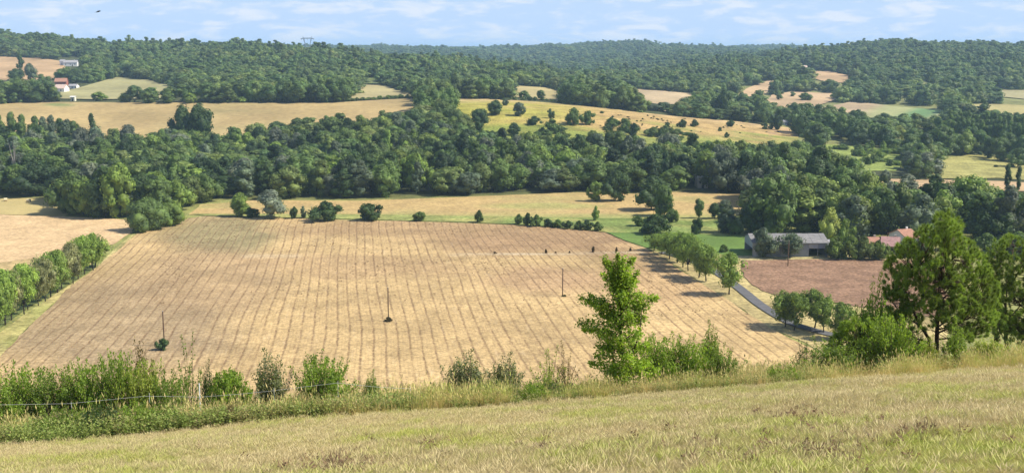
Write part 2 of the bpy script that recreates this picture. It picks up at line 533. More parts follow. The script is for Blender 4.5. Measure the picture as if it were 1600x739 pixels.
def col_main(x, y, px, row):
    c = np.tile(np.array([0.54, 0.38, 0.178]), (len(x), 1))
    def fb(s, o=0.0):
        return np.array([mnoise.fractal(Vector((a * s, b * s, o)), 1.0, 2.0, 4) for a, b in zip(x, y)])
    f1 = fb(0.02); f2 = fb(0.06, 5.0)
    jag = px + 30 * f2; jr = row + 14 * f1
    c = lerp3(c, np.clip(blob(jag, jr, 345, 368, 92, 33, 1.0), 0, 1), (0.33, 0.27, 0.13))
    c = lerp3(c, np.clip(blob(jag, jr, 170, 505, 200, 85, 0.95), 0, 1), (0.37, 0.27, 0.15))
    c = lerp3(c, np.clip(blob(jag, jr, 330, 440, 110, 50, 0.8), 0, 1), (0.41, 0.285, 0.15))
    c = lerp3(c, np.clip(blob(jag, jr, 860, 372, 200, 20, 0.9), 0, 1), (0.35, 0.225, 0.118))
    c = lerp3(c, np.clip(blob(jag, jr, 640, 356, 190, 14, 0.8), 0, 1), (0.39, 0.26, 0.13))
    c = lerp3(c, np.clip(blob(jag, jr, 1010, 440, 110, 45, 0.35), 0, 1), (0.50, 0.31, 0.17))
    c = lerp3(c, np.clip(blob(jag, jr, 850, 440, 90, 26, 0.65), 0, 1), (0.37, 0.235, 0.13))
    c = lerp3(c, np.clip(blob(jag, jr, 560, 418, 190, 16, 0.5), 0, 1), (0.38, 0.25, 0.13))
    ln = np.clip(1 - np.abs(row - (396.5 - (px - 850) * 0.012)) / 1.8, 0, 1) * (px > 700) * (px < 1010)
    c = lerp3(c, ln * 0.9, (0.64, 0.52, 0.34))
    ln = np.clip(1 - np.abs(row - 400) / 4, 0, 1) * (px > 380 ) * (px < 470) * 0.5
    c = lerp3(c, ln, (0.62, 0.50, 0.32))
    return c * (1 + 0.14 * f2[:, None] + 0.10 * f1[:, None])
P_MAIN = [(-12, 590), (2, 556), (30, 525), (110, 450), (170, 403), (215, 364), (262, 346), (320, 338), (420, 341), (560, 344.5), (700, 348), (800, 352), (880, 357),
          (945, 364), (975, 377), (1012, 390), (1050, 413), (1090, 440), (1150, 478), (1200, 512), (1270, 545), (1310, 580), (1330, 625), (600, 632), (-30, 640)]
sheet('stubble_field', wpoly(P_MAIN), 0.14, M_STUB, 2.6, col_main, 0.5, 'big harvested tan field with dark drill rows running down to the shrubs')

def col_verge(x, y, px, row):
    c = np.tile(np.array([0.50, 0.42, 0.17]), (len(x), 1))
    f = np.array([mnoise.fractal(Vector((a * .06, b * .06, 9.0)), 1.0, 2.0, 3) for a, b in zip(x, y)])
    return lerp3(c, np.clip(f * 1.2 + 0.2, 0, 1), (0.34, 0.33, 0.11))
sheet('grass_verge', wpoly([(-40, 560), (0, 520), (45, 486), (100, 452), (150, 420), (176, 392), (207, 366), (215, 364), (171, 402), (110, 450), (30, 525), (2, 556), (-12, 590), (-60, 620)]),
      0.09, M_GRASSY, 3.0, col_verge, 0.3, 'pale dry grass verge beside the left row of small trees')
sheet('hedge_grass', wpoly([(-40, 545), (0, 513), (48, 478), (100, 450), (150, 418), (150, 411), (95, 437), (40, 468), (-40, 520)]),
      0.16, M_GRASSY, 3.0, flat((0.15, 0.18, 0.055)), 0.5, 'strip of green grass under the left row of small trees')
sheet('pale_field', wpoly([(-90, 338), (0, 336), (100, 339), (206, 344), (207, 364), (178, 382), (120, 398), (60, 403), (0, 411), (-90, 420)]),
      0.16, M_CUT, 4.0, flat((0.64, 0.45, 0.24)), 0.6, 'smooth pale straw field at the left edge')
sheet('straw_headland', wpoly([(-90, 420), (0, 411), (60, 403), (120, 398), (165, 387), (150, 412), (95, 437), (40, 468), (-60, 530)]),
      0.12, M_GRASSY, 4.0, flat((0.50, 0.37, 0.17)), 0.4, 'rougher tan headland behind the left row of small trees')
P_HAY = [(-90, 309), (0, 310), (92, 310), (112, 333), (100, 338.5), (0, 335.5), (-90, 337)]
sheet('hay_field', wpoly(P_HAY), 0.12, vcol_mat('hay_stripes', 0.05, 0.14, 1.2, 0.16, (1.0, -0.25), 7.0, 0.55, (0.36, 0.32, 0.12), 0.3), 4.0,
      flat((0.48, 0.38, 0.16)), 0.4, 'striped yellow hay field with round bales at the far left')
def col_mid(x, y, px, row):
    c = np.tile(np.array([0.50, 0.355, 0.15]), (len(x), 1))
    f = np.array([mnoise.fractal(Vector((a * .03, b * .05, 2.0)), 1.0, 2.0, 4) for a, b in zip(x, y)])
    c = lerp3(c, np.clip(f * 1.3, 0, 0.8), (0.36, 0.33, 0.12))
    c = lerp3(c, np.clip((row - 332) / 10, 0, 0.8), (0.30, 0.34, 0.10))
    c = lerp3(c, blob(px, row, 850, 322, 90, 5, 0.6), (0.30, 0.34, 0.10))
    return c
sheet('tan_field', wpoly([(295, 336), (312, 320), (400, 313), (560, 314), (700, 309), (800, 305), (900, 301), (990, 303), (1060, 300), (1172, 304), (1180, 330), (1100, 348), (1000, 343), (900, 342), (760, 340), (600, 338), (420, 337)]),
      0.12, M_CUT, 4.5, col_mid, 0.6, 'narrow tan field between the stubble and the valley wood')
def col_stream(x, y, px, row):
    c = lerp3(np.tile(np.array([0.19, 0.245, 0.065]), (len(x), 1)), np.clip((820 - px) / 200, 0, 0.6), (0.34, 0.34, 0.11))
    f = np.array([mnoise.fractal(Vector((a * .05, b * .09, 7.0)), 1.0, 2.0, 4) for a, b in zip(x, y)])
    c = lerp3(c, np.clip(f * 1.6, 0, 0.8), (0.36, 0.33, 0.11))
    return c
sheet('stream_bank', wpoly([(300, 335), (420, 335), (600, 336), (760, 339), (900, 341), (1000, 342), (1100, 347), (1180, 335), (1185, 372), (1060, 366), (950, 364), (880, 356), (800, 351), (700, 347), (560, 343.5), (420, 340), (318, 337.5)]),
      0.20, M_GRASSY, 3.5, col_stream, 0.4, 'green grassy strip with shrubs between the stubble and the tan field')
sheet('lawn', wpoly([(948, 364), (1060, 366), (1185, 371), (1195, 400), (1160, 401), (1100, 396), (1060, 392), (1010, 388), (975, 376)]),
      0.26, M_LAWN, 3.5, flat((0.14, 0.225, 0.05)), 0.3, 'bright green mown grass left of the grey barn')
sheet('farm_yard', wpoly([(1100, 396), (1160, 401), (1195, 399), (1300, 399), (1460, 400), (1470, 408), (1385, 407), (1270, 406), (1160, 408), (1120, 402)]),
      0.20, M_GRASSY, 3.0, flat((0.52, 0.44, 0.21)), 0.3, 'pale dry grass track in front of the grey barn')
sheet('ploughed_field', wpoly([(1160, 408), (1270, 406), (1385, 407), (1480, 409), (1480, 500), (1392, 486), (1330, 478), (1290, 470), (1215, 463), (1190, 455), (1168, 438), (1158, 424)]),
      0.24, M_SOIL, 3.0, flat((0.29, 0.175, 0.108)), 1.3, 'reddish brown ploughed field in front of the grey barn')
sheet('road_verge', wpoly([(960, 372), (1000, 386), (1060, 402), (1110, 398), (1160, 408), (1158, 424), (1168, 438), (1190, 455), (1215, 463), (1290, 470), (1392, 486), (1480, 500), (1480, 560), (1320, 600), (1300, 572), (1270, 543), (1200, 511), (1150, 477), (1090, 439), (1050, 412), (1012, 389)]),
      0.10, M_GRASSY, 3.0, flat((0.45, 0.36, 0.16)), 0.8, 'dry yellow verge along the narrow grey lane')
ROADP = [(1034, 395), (1064, 403), (1102, 416), (1132, 434), (1160, 455), (1184, 475), (1208, 491), (1240, 508), (1285, 521), (1330, 530), (1400, 540)]
def road():
    C = np.array([ground(*p) for p in ROADP])
    t = np.linspace(0, len(C) - 1, 60)
    P = np.stack([np.interp(t, range(len(C)), C[:, k]) for k in (0, 1)], 1)
    for _ in range(3): P[1:-1] = (P[:-2] + 2 * P[1:-1] + P[2:]) / 4
    D = np.gradient(P, axis=0); D /= np.linalg.norm(D, axis=1)[:, None]
    N = np.stack([-D[:, 1], D[:, 0]], 1)
    L = P + N * 1.45; Rr = P - N * 1.45
    poly = [tuple(p) for p in L] + [tuple(p) for p in Rr[::-1]]
    sheet('lane', poly, 0.30, vcol_mat('old_asphalt', 0.5, 0.12, 9.0, 0.2, None, bstr=0.3), 1.5, flat((0.15, 0.148, 0.15)), 0.0, 'narrow grey asphalt lane between the roadside trees')
road()

P_UP = [(-90, 166), (0, 163.5), (60, 160), (200, 161), (400, 162), (520, 162), (575, 158), (655, 154.5), (655, 200), (560, 212), (430, 222), (330, 236), (250, 242), (130, 248), (0, 228), (-90, 226)]
def col_up(x, y, px, row):
    c = np.tile(np.array([0.46, 0.335, 0.145]), (len(x), 1))
    f = np.array([mnoise.fractal(Vector((a * .012, b * .02, 2.0)), 1.0, 2.0, 4) for a, b in zip(x, y)])
    c = lerp3(c, np.clip(f, 0, 0.7), (0.37, 0.31, 0.13))
    c = lerp3(c, blob(px, row, 92, 164, 22, 3), (0.22, 0.24, 0.08))
    return c
sheet('upland_field', wpoly(P_UP), 0.35, M_FAR, 9.0, col_up, 0.8, 'long tan field above the valley wood, left of the shrubby meadow')
P_MEAD = [(700, 157), (722, 155.5), (780, 156), (850, 161), (920, 167), (1000, 176.5), (1060, 183), (1150, 190.5), (1232, 200), (1248, 212), (1240, 250), (1180, 262), (1050, 262), (950, 262), (850, 258), (780, 250), (735, 226), (715, 200)]
def col_mead(x, y, px, row):
    c = np.tile(np.array([0.46, 0.315, 0.125]), (len(x), 1))
    f = np.array([mnoise.fractal(Vector((a * .02, b * .03, 2.0)), 1.0, 2.0, 4) for a, b in zip(x, y)])
    c = lerp3(c, np.clip((1000 - px) / 260 + f * 0.6, 0, 1) * 0.9, (0.36, 0.35, 0.055))
    c = lerp3(c, np.clip((row - 185 - np.clip(px - 850, 0, 400) * 0.06) / 25 + f * 1.2, 0, 0.85), (0.22, 0.27, 0.055))
    crest = np.clip(1 - (row - (156 + np.clip(px - 850, 0, 400) * 0.115)) / 7, 0, 1)
    c = lerp3(c, crest * 0.85, (0.56, 0.40, 0.20))
    return c
sheet('hill_meadow', wpoly(P_MEAD), 0.35, M_GRASSY, 7.0, col_mead, 0.8, 'yellow shrub-dotted meadow on the low hill above the valley wood')

FAR = [  # name, outline, colour, clear, label
 ('hillside_field', [(-90, 90), (0, 90), (60, 92), (95, 97), (104, 108), (80, 126), (20, 128), (-90, 130)], (0.50, 0.33, 0.17), 6, 'orange tan field high on the left hill under the forest'),
 ('dry_meadow', [(118, 140), (150, 131), (182, 122), (230, 126), (262, 134), (276, 145), (266, 155), (150, 157), (90, 156), (60, 150)], (0.36, 0.33, 0.15), 4, 'greenish tan meadow right of the hillside farm'),
 ('farm_meadow', [(-90, 128), (20, 127), (70, 126), (60, 136), (30, 150), (-90, 152)], (0.30, 0.31, 0.12), 4, 'green dry meadow around the hillside farm'),
 ('notch_field', [(545, 158), (556, 146), (566, 134), (600, 135), (640, 148), (655, 152), (575, 157)], (0.40, 0.34, 0.16), 10, 'small tan field in a notch between two forests'),
 ('notch_pasture', [(560, 132), (560, 124), (592, 123), (596, 133)], (0.20, 0.25, 0.08), 10, 'small green clearing at the top of the forest notch'),
 ('crest_field', [(792, 152), (800, 135), (850, 138), (884, 147), (880, 158), (840, 157)], (0.44, 0.36, 0.16), 8, 'thin tan field behind the crest of the shrubby meadow'),
 ('edge_field', [(975, 139), (1030, 143), (1092, 149), (1085, 160), (1040, 166), (1000, 160), (980, 152)], (0.50, 0.38, 0.22), 14, 'tan field under the dark forest edge in the middle'),
 ('lane_field', [(1000, 165), (1060, 168), (1060, 178), (1010, 172)], (0.52, 0.40, 0.22), 6, 'sliver of tan field just past the meadow crest'),
 ('sloping_field', [(1148, 152), (1168, 139), (1198, 128), (1234, 126), (1215, 136), (1195, 148), (1172, 160)], (0.52, 0.36, 0.20), 10, 'reddish tan field sloping up in the right middle distance'),
 ('twin_field', [(1196, 160), (1205, 150), (1238, 144), (1300, 147), (1312, 152), (1298, 160), (1262, 171), (1218, 172), (1190, 168)], (0.50, 0.35, 0.20), 12, 'pinkish tan field with lone trees below the hill house'),
 ('high_field', [(1264, 111), (1300, 113), (1333, 121), (1330, 130), (1296, 131), (1272, 124)], (0.54, 0.36, 0.19), 10, 'small orange field high under the right forest'),
 ('narrow_field', [(1540, 140), (1600, 142), (1690, 144), (1690, 156), (1600, 156), (1560, 152)], (0.38, 0.34, 0.17), 8, 'pale field cut by hedges at the right edge'),
 ('yellow_field', [(1508, 166), (1540, 163), (1600, 166), (1690, 168), (1690, 184), (1600, 182), (1540, 178), (1515, 174)], (0.42, 0.36, 0.14), 14, 'yellowish field at the right edge beyond the poplar rows'),
 ('bend_field', [(1198, 196), (1230, 200), (1236, 210), (1200, 214)], (0.46, 0.30, 0.16), 10, 'tan field corner beside the end of the meadow'),
 ('scrub_clearing', [(1244, 222), (1272, 223), (1262, 240), (1246, 240)], (0.46, 0.34, 0.14), 20, 'tan clearing left of the lime green scrub'),
 ('lime_scrub', [(1264, 246), (1290, 226), (1350, 230), (1400, 236), (1420, 252), (1400, 268), (1330, 268), (1270, 262)], (0.25, 0.30, 0.075), 22, 'lime green scrub slope dotted with bushes'),
 ('round_meadow', [(1446, 280), (1455, 258), (1486, 247), (1520, 242), (1556, 246), (1600, 258), (1690, 270), (1690, 290), (1600, 282), (1560, 279)], (0.36, 0.33, 0.11), 20, 'rounded yellow green meadow at the right'),
 ('lower_field', [(1335, 279), (1450, 281), (1560, 284), (1690, 290), (1690, 302), (1560, 299), (1450, 297), (1335, 294)], (0.54, 0.37, 0.20), 52, 'thin tan field just above the right wood'),
]
for nm, P, c, clear, lab in FAR:
    W_ = wpoly(P)
    dist = np.mean([p[1] for p in W_])
    sheet(nm, W_, 0.35 if dist < 900 else 0.9, M_FAR if nm not in ('lime_scrub', 'round_meadow') else M_GRASSY, 8 if dist < 900 else 13, flat(c), 0.8, lab)
    EXCL.append((P, clear))
P_STRIPE = [(1262, 174), (1330, 160), (1370, 164), (1400, 168), (1440, 171), (1480, 174), (1479, 189), (1400, 189), (1290, 184)]
def col_stripe(x, y, px, row):
    c = np.tile(np.array([0.46, 0.34, 0.20]), (len(x), 1))
    q = px + (row - 174) * 2.2
    c = lerp3(c, np.clip((q - 1345) / 25, 0, 1), (0.34, 0.35, 0.15))
    c = lerp3(c, np.clip((q - 1415) / 10, 0, 1), (0.13, 0.24, 0.09))
    c = lerp3(c, np.clip((q - 1472) / 10, 0, 1), (0.42, 0.36, 0.19))
    return c
sheet('striped_field', wpoly(P_STRIPE), 0.8, M_FAR, 8.0, col_stripe, 0.5, 'tan and green striped field under the right forest')
EXCL += [([(118, 138), (262, 140), (300, 150), (420, 153), (420, 158), (100, 160)], 0), ([(8, 126), (122, 126), (150, 134), (150, 156), (8, 156)], 0), ([(88, 90), (134, 90), (134, 106), (88, 106)], 18), ([(1244, 102), (1268, 102), (1268, 112), (1244, 112)], 6),
         ([(1306, 140), (1330, 140), (1330, 149), (1306, 149)], 6), ([(1422, 204), (1456, 204), (1456, 224), (1422, 224)], 8), ([(1478, 206), (1700, 222), (1700, 246), (1600, 240), (1500, 226)], 0)]
EXCL += [(P_STRIPE, 12), (P_UP, 0), (P_MEAD, 0)]

# ------------------------------------------------------------------ foliage geometry
def rnd_dirs(g, n):
    v = g.normal(size=(n, 3)); return v / np.linalg.norm(v, axis=1)[:, None]
def leaf_quads(P, Nn, size, g, aspect=0.6):
    n = len(P)
    t = np.cross(Nn, rnd_dirs(g, n)); t /= np.linalg.norm(t, axis=1)[:, None] + 1e-9
    b = np.cross(Nn, t)
    s = size[:, None]
    V = np.stack([P - t * s, P + b * s * aspect, P + t * s, P - b * s * aspect], 1)
    return V.reshape(-1, 3), np.arange(n * 4).reshape(-1, 4)
ICO_V = None
def _ico():
    p = (1 + 5 ** .5) / 2
    V = np.array([(-1,p,0),(1,p,0),(-1,-p,0),(1,-p,0),(0,-1,p),(0,1,p),(0,-1,-p),(0,1,-p),(p,0,-1),(p,0,1),(-p,0,-1),(-p,0,1)], float)
    V /= np.linalg.norm(V[0])
    Fs = np.array([(0,11,5),(0,5,1),(0,1,7),(0,7,10),(0,10,11),(1,5,9),(5,11,4),(11,10,2),(10,7,6),(7,1,8),(3,9,4),(3,4,2),(3,2,6),(3,6,8),(3,8,9),(4,9,5),(2,4,11),(6,2,10),(8,6,7),(9,8,1)])
    return V, Fs
ICO_V, ICO_F = _ico()
def crown_geo(seed, Wd, z0, z1, ncl, nleaf, ls, shape='round', core=0.78, rc=(0.20, 0.34), jit=0.55, zstretch=1.0):
    """clumps of leaf-sized faces spread through a crown volume, with a rough inner mass"""
    g = np.random.default_rng(seed)
    Rw = Wd / 2; H = z1 - z0
    C = []; RC = []
    tries = 0
    ph = g.uniform(0, 6.28, 3); am = g.uniform(0.12, 0.32, 2)
    while len(C) < ncl and tries < ncl * 30:
        tries += 1
        t = g.random() ** (0.8)                    # height 0..1
        if shape == 'round': w = math.sqrt(max(0.04, 1 - ((t - 0.42) / 0.62) ** 2))
        elif shape == 'tall': w = math.sqrt(max(0.04, 1 - ((t - 0.42) / 0.62) ** 2))
        elif shape == 'column': w = math.sin(PI * min(1, 0.14 + t * 0.80)) ** 0.45
        elif shape == 'dome': w = math.sqrt(max(0.03, 1 - t * t))
        elif shape == 'fan': w = 0.45 + 0.65 * t if t < .75 else math.sqrt(max(0.04, 1 - ((t - .6) / .42) ** 2))
        elif shape == 'cone': w = 1.02 - t * 0.9
        else: w = 1
        a = g.random() * 2 * PI; q = math.sqrt(g.random() * 0.75 + 0.25) if g.random() < 0.75 else g.random() * 0.5
        r_ = Rw * g.uniform(*rc) * (0.75 + 0.5 * w)
        w *= 1 + am[0] * math.sin(2 * a + ph[0] + 2.5 * t) + am[1] * 0.8 * math.sin(3 * a + ph[1] - 3 * t)
        rr = max(0.0, Rw * w * q - r_ * 0.55)
        z = z0 + r_ * 0.6 + t * (H - 1.3 * r_)
        p = np.array([rr * math.cos(a), rr * math.sin(a), z])
        C.append(p); RC.append(r_)
    C = np.array(C); RC = np.array(RC)
    cen = np.array([0, 0, z0 + H * 0.42])
    idx = np.repeat(np.arange(len(C)), nleaf)
    d = rnd_dirs(g, len(idx))
    out = C[idx] - cen; out /= np.linalg.norm(out, axis=1)[:, None] + 1e-6
    d = d + out * 0.55 + np.array([0, 0, 0.25]); d /= np.linalg.norm(d, axis=1)[:, None]
    rad = RC[idx] * (0.82 + 0.30 * g.random(len(idx)) ** 1.5)
    P = C[idx] + d * rad[:, None] * np.array([1, 1, zstretch])
    Nn = d + rnd_dirs(g, len(idx)) * jit; Nn /= np.linalg.norm(Nn, axis=1)[:, None]
    V, Q = leaf_quads(P, Nn, ls * g.uniform(0.6, 1.35, len(idx)), g, 0.7)
    # inner mass
    cv = (C[:, None, :] + ICO_V[None] * (RC * core)[:, None, None] * g.uniform(0.8, 1.1, (len(C), 12, 1)) * np.array([1, 1, zstretch])).reshape(-1, 3)
    cf = (ICO_F[None] + (np.arange(len(C)) * 12)[:, None, None]).reshape(-1, 3) + len(V)
    return np.concatenate([V, cv]), Q, cf, C
def trunk_mb(seed, H, r, z_fork, ends, n=6, lean=0.0, multi=1):
    g = random.Random(seed)
    m = MB()
    for s in range(multi):
        ox = g.uniform(-.5, .5) * (multi > 1)
        top = Vector((lean + ox, g.uniform(-.3, .3), z_fork))
        m.tube([(ox * .3, 0, -0.4), (ox * .4, 0, 0.3), (top.x * .6, top.y * .5, z_fork * 0.55), top], [r * 1.35, r * 1.05, r * .88, r * .75], n)
        for e in ends[s::multi]:
            e = Vector(e)
            mid = top.lerp(e, 0.5) + Vector((0, 0, -0.04 * H)) + Vector((g.uniform(-.3,.3), g.uniform(-.3,.3), 0))
            m.tube([top - Vector((0, 0, .2)), mid, e], [r * .55, r * .33, r * .1], max(4, n - 1), False)
    return m
TREES = {}
def make_kind(name, seed, H, Wd, z0f, ncl, nleaf, ls, shape, bark=M_BARKD, mat=None, trunk_r=0.22, fork=None, nend=8, **kw):
    V, Q, T, C = crown_geo(seed, Wd, H * z0f, H, ncl, nleaf, ls, shape, **kw)
    mat = mat or M_LEAF
    crown = mesh_np(name + '_crown', V, Q, T, [mat])
    g = random.Random(seed)
    sel = [C[g.randrange(len(C))] for _ in range(nend)]
    fz = fork or max(0.8, H * z0f * 1.1)
    tm = trunk_mb(seed, H, trunk_r, fz, sel)
    trunk = tm.mesh(name + '_trunk', bark)
    # one joined mesh for trees too small to show their parts
    nv = len(V)
    tv = np.array(tm.v); tq = [f for f in tm.f if len(f) == 4]
    tq = np.array(tq) + nv
    JV = np.concatenate([V, tv]); JQ = np.concatenate([Q, tq])
    mi = np.concatenate([np.zeros(len(Q)), np.ones(len(tq)), np.zeros(len(T))])
    whole = mesh_np(name + '_whole', JV, JQ, T, [mat, bark], mi)
    TREES.setdefault(name.rstrip('0123456789'), []).append(dict(H=H, W=Wd, crown=crown, trunk=trunk, whole=whole))
for i in range(7): make_kind('round%d' % i, 310 + i, 14, 12, 0.0, 26 + 4 * i, 84 - 6 * i, 0.40, 'round', rc=(0.26, 0.42), jit=0.4)
for i in range(4): make_kind('tall%d' % i, 20 + i, 17, 9, 0.0, 32, 70, 0.40, 'tall', rc=(0.28, 0.46), jit=0.4)
for i in range(2): make_kind('poplar%d' % i, 30 + i, 18, 4.2, 0.05, 26, 44, 0.34, 'column', rc=(0.42, 0.6), zstretch=1.7)
for i in range(6): make_kind('bush%d' % i, 40 + i, 4, 6, 0.0, 34, 64, 0.17, 'dome', trunk_r=0.08, fork=0.6, jit=0.85, rc=(0.15, 0.34))
for i in range(3): make_kind('orchard%d' % i, 50 + i, 9, 10.5, 0.19, 52, 66, 0.19, 'fan', trunk_r=0.20, fork=1.9, nend=14, core=0.5, rc=(0.18, 0.30), jit=0.8)
make_kind('ball0', 66, 8, 8.6, 0.0, 70, 80, 0.20, 'round', core=0.9, rc=(0.34, 0.44), jit=0.5)
make_kind('willow0', 60, 10, 10, 0.06, 34, 66, 0.26, 'round', zstretch=1.7, jit=0.5)
FARM = dict(mat=M_FOREST)
for i in range(6): make_kind('farround%d' % i, 70 + i, 13, 12, 0.0, 16, 30, 0.8, 'round', rc=(0.34, 0.5), jit=0.35, **FARM)
for i in range(2): make_kind('fartall%d' % i, 80 + i, 16, 9, 0.0, 14, 28, 0.75, 'tall', rc=(0.36, 0.52), jit=0.35, **FARM)
for i in range(2): make_kind('farpine%d' % i, 90 + i, 19, 10, 0.52, 9, 26, 0.75, 'round', rc=(0.28, 0.42), trunk_r=0.3, **FARM)
for i in range(6): make_kind('midround%d' % i, 100 + i, 14, 12, 0.0, 26, 46, 0.52, 'round', rc=(0.28, 0.44), jit=0.4, **FARM)
for i in range(2): make_kind('midtall%d' % i, 110 + i, 17, 9, 0.0, 24, 46, 0.50, 'tall', rc=(0.30, 0.48), jit=0.4, **FARM)

RG = random.Random(77)
def tree(name, label, cat, kind, x, y, w, h, tint, group=None, parts=True, var=None, sink=0.0, rz=None):
    T = TREES[kind]; t = T[(var if var is not None else RG.randrange(len(T))) % len(T)]
    z = zs(x, y) - sink
    s = (w / t['W'], w / t['W'] * RG.uniform(0.92, 1.08), h / t['H'])
    rz = RG.uniform(0, 2 * PI) if rz is None else rz
    if parts:
        e = empty(name, (x, y, z), rz); e.scale = s
        c = link('crown', t['crown'], e); c.color = (*tint, 1)
        link('trunk', t['trunk'], e)
    else:
        e = link(name, t['whole'], None, (x, y, z)); e.rotation_euler = (0, 0, rz); e.scale = s
        e.color = (*tint, 1)
    tag(e, label, cat, group)
    return e
def put(name, label, cat, kind, px, base, top, wpx, tint, group=None, parts=True, var=None):
    """a tree standing at photo pixel (px, base), reaching up to row top"""
    g = ground(px, base)
    d = g[1]
    zt = -float(v_of(top)) * d
    h = max(0.6, zt - zs(*g)); w = wpx * d / F
    return tree(name, label, cat, kind, g[0], g[1], w, h, tint, group, parts, var)
G_DARK = (0.062, 0.106, 0.032); G_MID = (0.112, 0.172, 0.044); G_LIGHT = (0.18, 0.26, 0.050); G_YEL = (0.30, 0.35, 0.08)
G_GREY = (0.120, 0.160, 0.095); G_SILV = (0.20, 0.24, 0.170); G_OLIVE = (0.135, 0.180, 0.052)

# ------------------------------------------------------------------ the woods
EDGE = np.array([(-120, 306), (92, 307), (99, 333), (150, 339), (212, 338), (262, 328), (300, 317), (400, 309), (560, 310), (760, 304), (900, 300), (985, 302), (1060, 299), (1160, 302),
                 (1172, 352), (1250, 362), (1300, 372), (1400, 374), (1450, 378), (1700, 385)], float)
def wooded(px, row):
    ok = row < np.interp(px, EDGE[:, 0], EDGE[:, 1])
    ng_ = np.array([mnoise.noise(Vector((a / 34.0, b / 9.0, 11.0))) for a, b in zip(np.atleast_1d(px), np.atleast_1d(row))])
    ok &= ~((px > 1120) & (row > 128) & (row < 262) & (ng_ > 0.10))
    ok &= ~((px > 700) & (px <= 1120) & (row > 120) & (row < 165) & (ng_ > 0.28))
    for P, clear in EXCL:
        ks = [0] if clear == 0 else np.linspace(0, clear, 1 + int(clear / 5) + 1)
        for k in ks:
            ok &= ~poly_in(P, px, row - k)
    return ok
def sample(dmin, dmax, spacing, seed, ulim=0.56):
    g = np.random.default_rng(seed)
    out = []
    y = dmin
    while y < dmax:
        sp = spacing(y)
        xs = np.arange(-ulim * y, ulim * y, sp)
        xs = xs + g.uniform(-.42, .42, len(xs)) * sp
        ys = y + g.uniform(-.42, .42, len(xs)) * sp
        out.append(np.stack([xs, ys], 1))
        y += sp * 0.92
    return np.concatenate(out)
pts = sample(340, 905, lambda y: 9.6, 5)
zz = Z(pts[:, 0], pts[:, 1]); px_, row_ = project(pts[:, 0], pts[:, 1], zz)
ok = wooded(px_, row_)
pts, px_, row_ = pts[ok], px_[ok], row_[ok]
order = np.argsort(pts[:, 1])
pts, px_, row_ = pts[order], px_[order], row_[order]
# greedy visibility: a tree counts as seen when its crown rises above what stands in front of it
sky_ = np.full(1600, 900.0)
seen = []; hid = []
hs = np.random.default_rng(8).uniform(10.0, 17.0, len(pts)); ws = np.random.default_rng(9).uniform(10.0, 16.5, len(pts))
big = np.array([mnoise.noise(Vector((p[0] * .012, p[1] * .012, 1.0))) for p in pts])
hs *= 1 + 0.35 * big
near_w = pts[:, 1] < 470
for i, p in enumerate(pts):
    top = row_[i] - hs[i] * F / p[1]
    half = ws[i] * F / p[1] / 2
    a, b = int(max(0, px_[i] - half * .7)), int(min(1599, px_[i] + half * .7))
    if b <= a: hid.append(i); continue
    gain = np.maximum(sky_[a:b] - top, 0).mean()
    if gain > 7 and row_[i] > 0 and len(seen) < 300: seen.append(i)
    else: hid.append(i)
    sky_[a:b] = np.minimum(sky_[a:b], top + 2)
TN = [('dark green', G_DARK), ('mid green', G_MID), ('mid green', G_MID), ('grey green', G_GREY), ('dark green', (0.040, 0.072, 0.026)), ('bright green', G_LIGHT), ('olive green', G_OLIVE), ('greyish', (0.145, 0.170, 0.115)), ('yellowish', (0.18, 0.235, 0.055))]
def region(px):
    for lim, t in ((60, 'behind left hay bale'), (110, 'behind right hay bale'), (210, 'above pale straw field'), (300, 'above rounded corner bush'), (350, 'by tan field corner'),
                   (400, 'above light green tree'), (450, 'above silvery willow'), (495, 'above ball shaped bush'), (545, 'above widest stream bush'), (620, 'above dome shaped bush'),
                   (700, 'above small low bush'), (780, 'above small upright bush'), (840, 'above shrub row start'), (900, 'above shrub row middle'), (985, 'above lone oval tree'),
                   (1070, 'above big rounded bush'), (1150, 'above three field trees'), (1240, 'behind barn left half'), (1300, 'behind barn right half'),
                   (1360, 'behind the weeping willow'), (1440, 'behind the farmhouses'), (1520, 'behind the big pine'), (9999, 'behind the right pine')):
        if px < lim: return t
for i in seen:
    tn, tc_ = TN[int((big[i] * 3.1 + RG.random() * 8.9)) % 9]
    f = RG.uniform(0.75, 1.3)
    kind = 'tall' if RG.random() < 0.3 else 'round'
    if RG.random() < 0.03: kind = 'poplar'
    w = ws[i] * (0.8 if kind == 'tall' else 1) if kind != 'poplar' else 4.0
    h = hs[i] * (1.12 if kind != 'round' else 1.0)
    sh = {'tall': 'tall', 'round': 'round', 'poplar': 'narrow'}[kind]
    edge = np.interp(px_[i], EDGE[:, 0], EDGE[:, 1]) - row_[i]
    dep = 'front' if edge < 14 else ('middle' if edge < 50 else 'back')
    tree('broadleaf_tree' if kind != 'poplar' else 'poplar_tree', '%s %s tree, %s of wood, %s' % (tn, sh, dep, region(px_[i])), 'tree', kind, pts[i][0], pts[i][1], w, h,
         tuple(c * f for c in tc_), 'separate trees of the valley wood', parts=False)

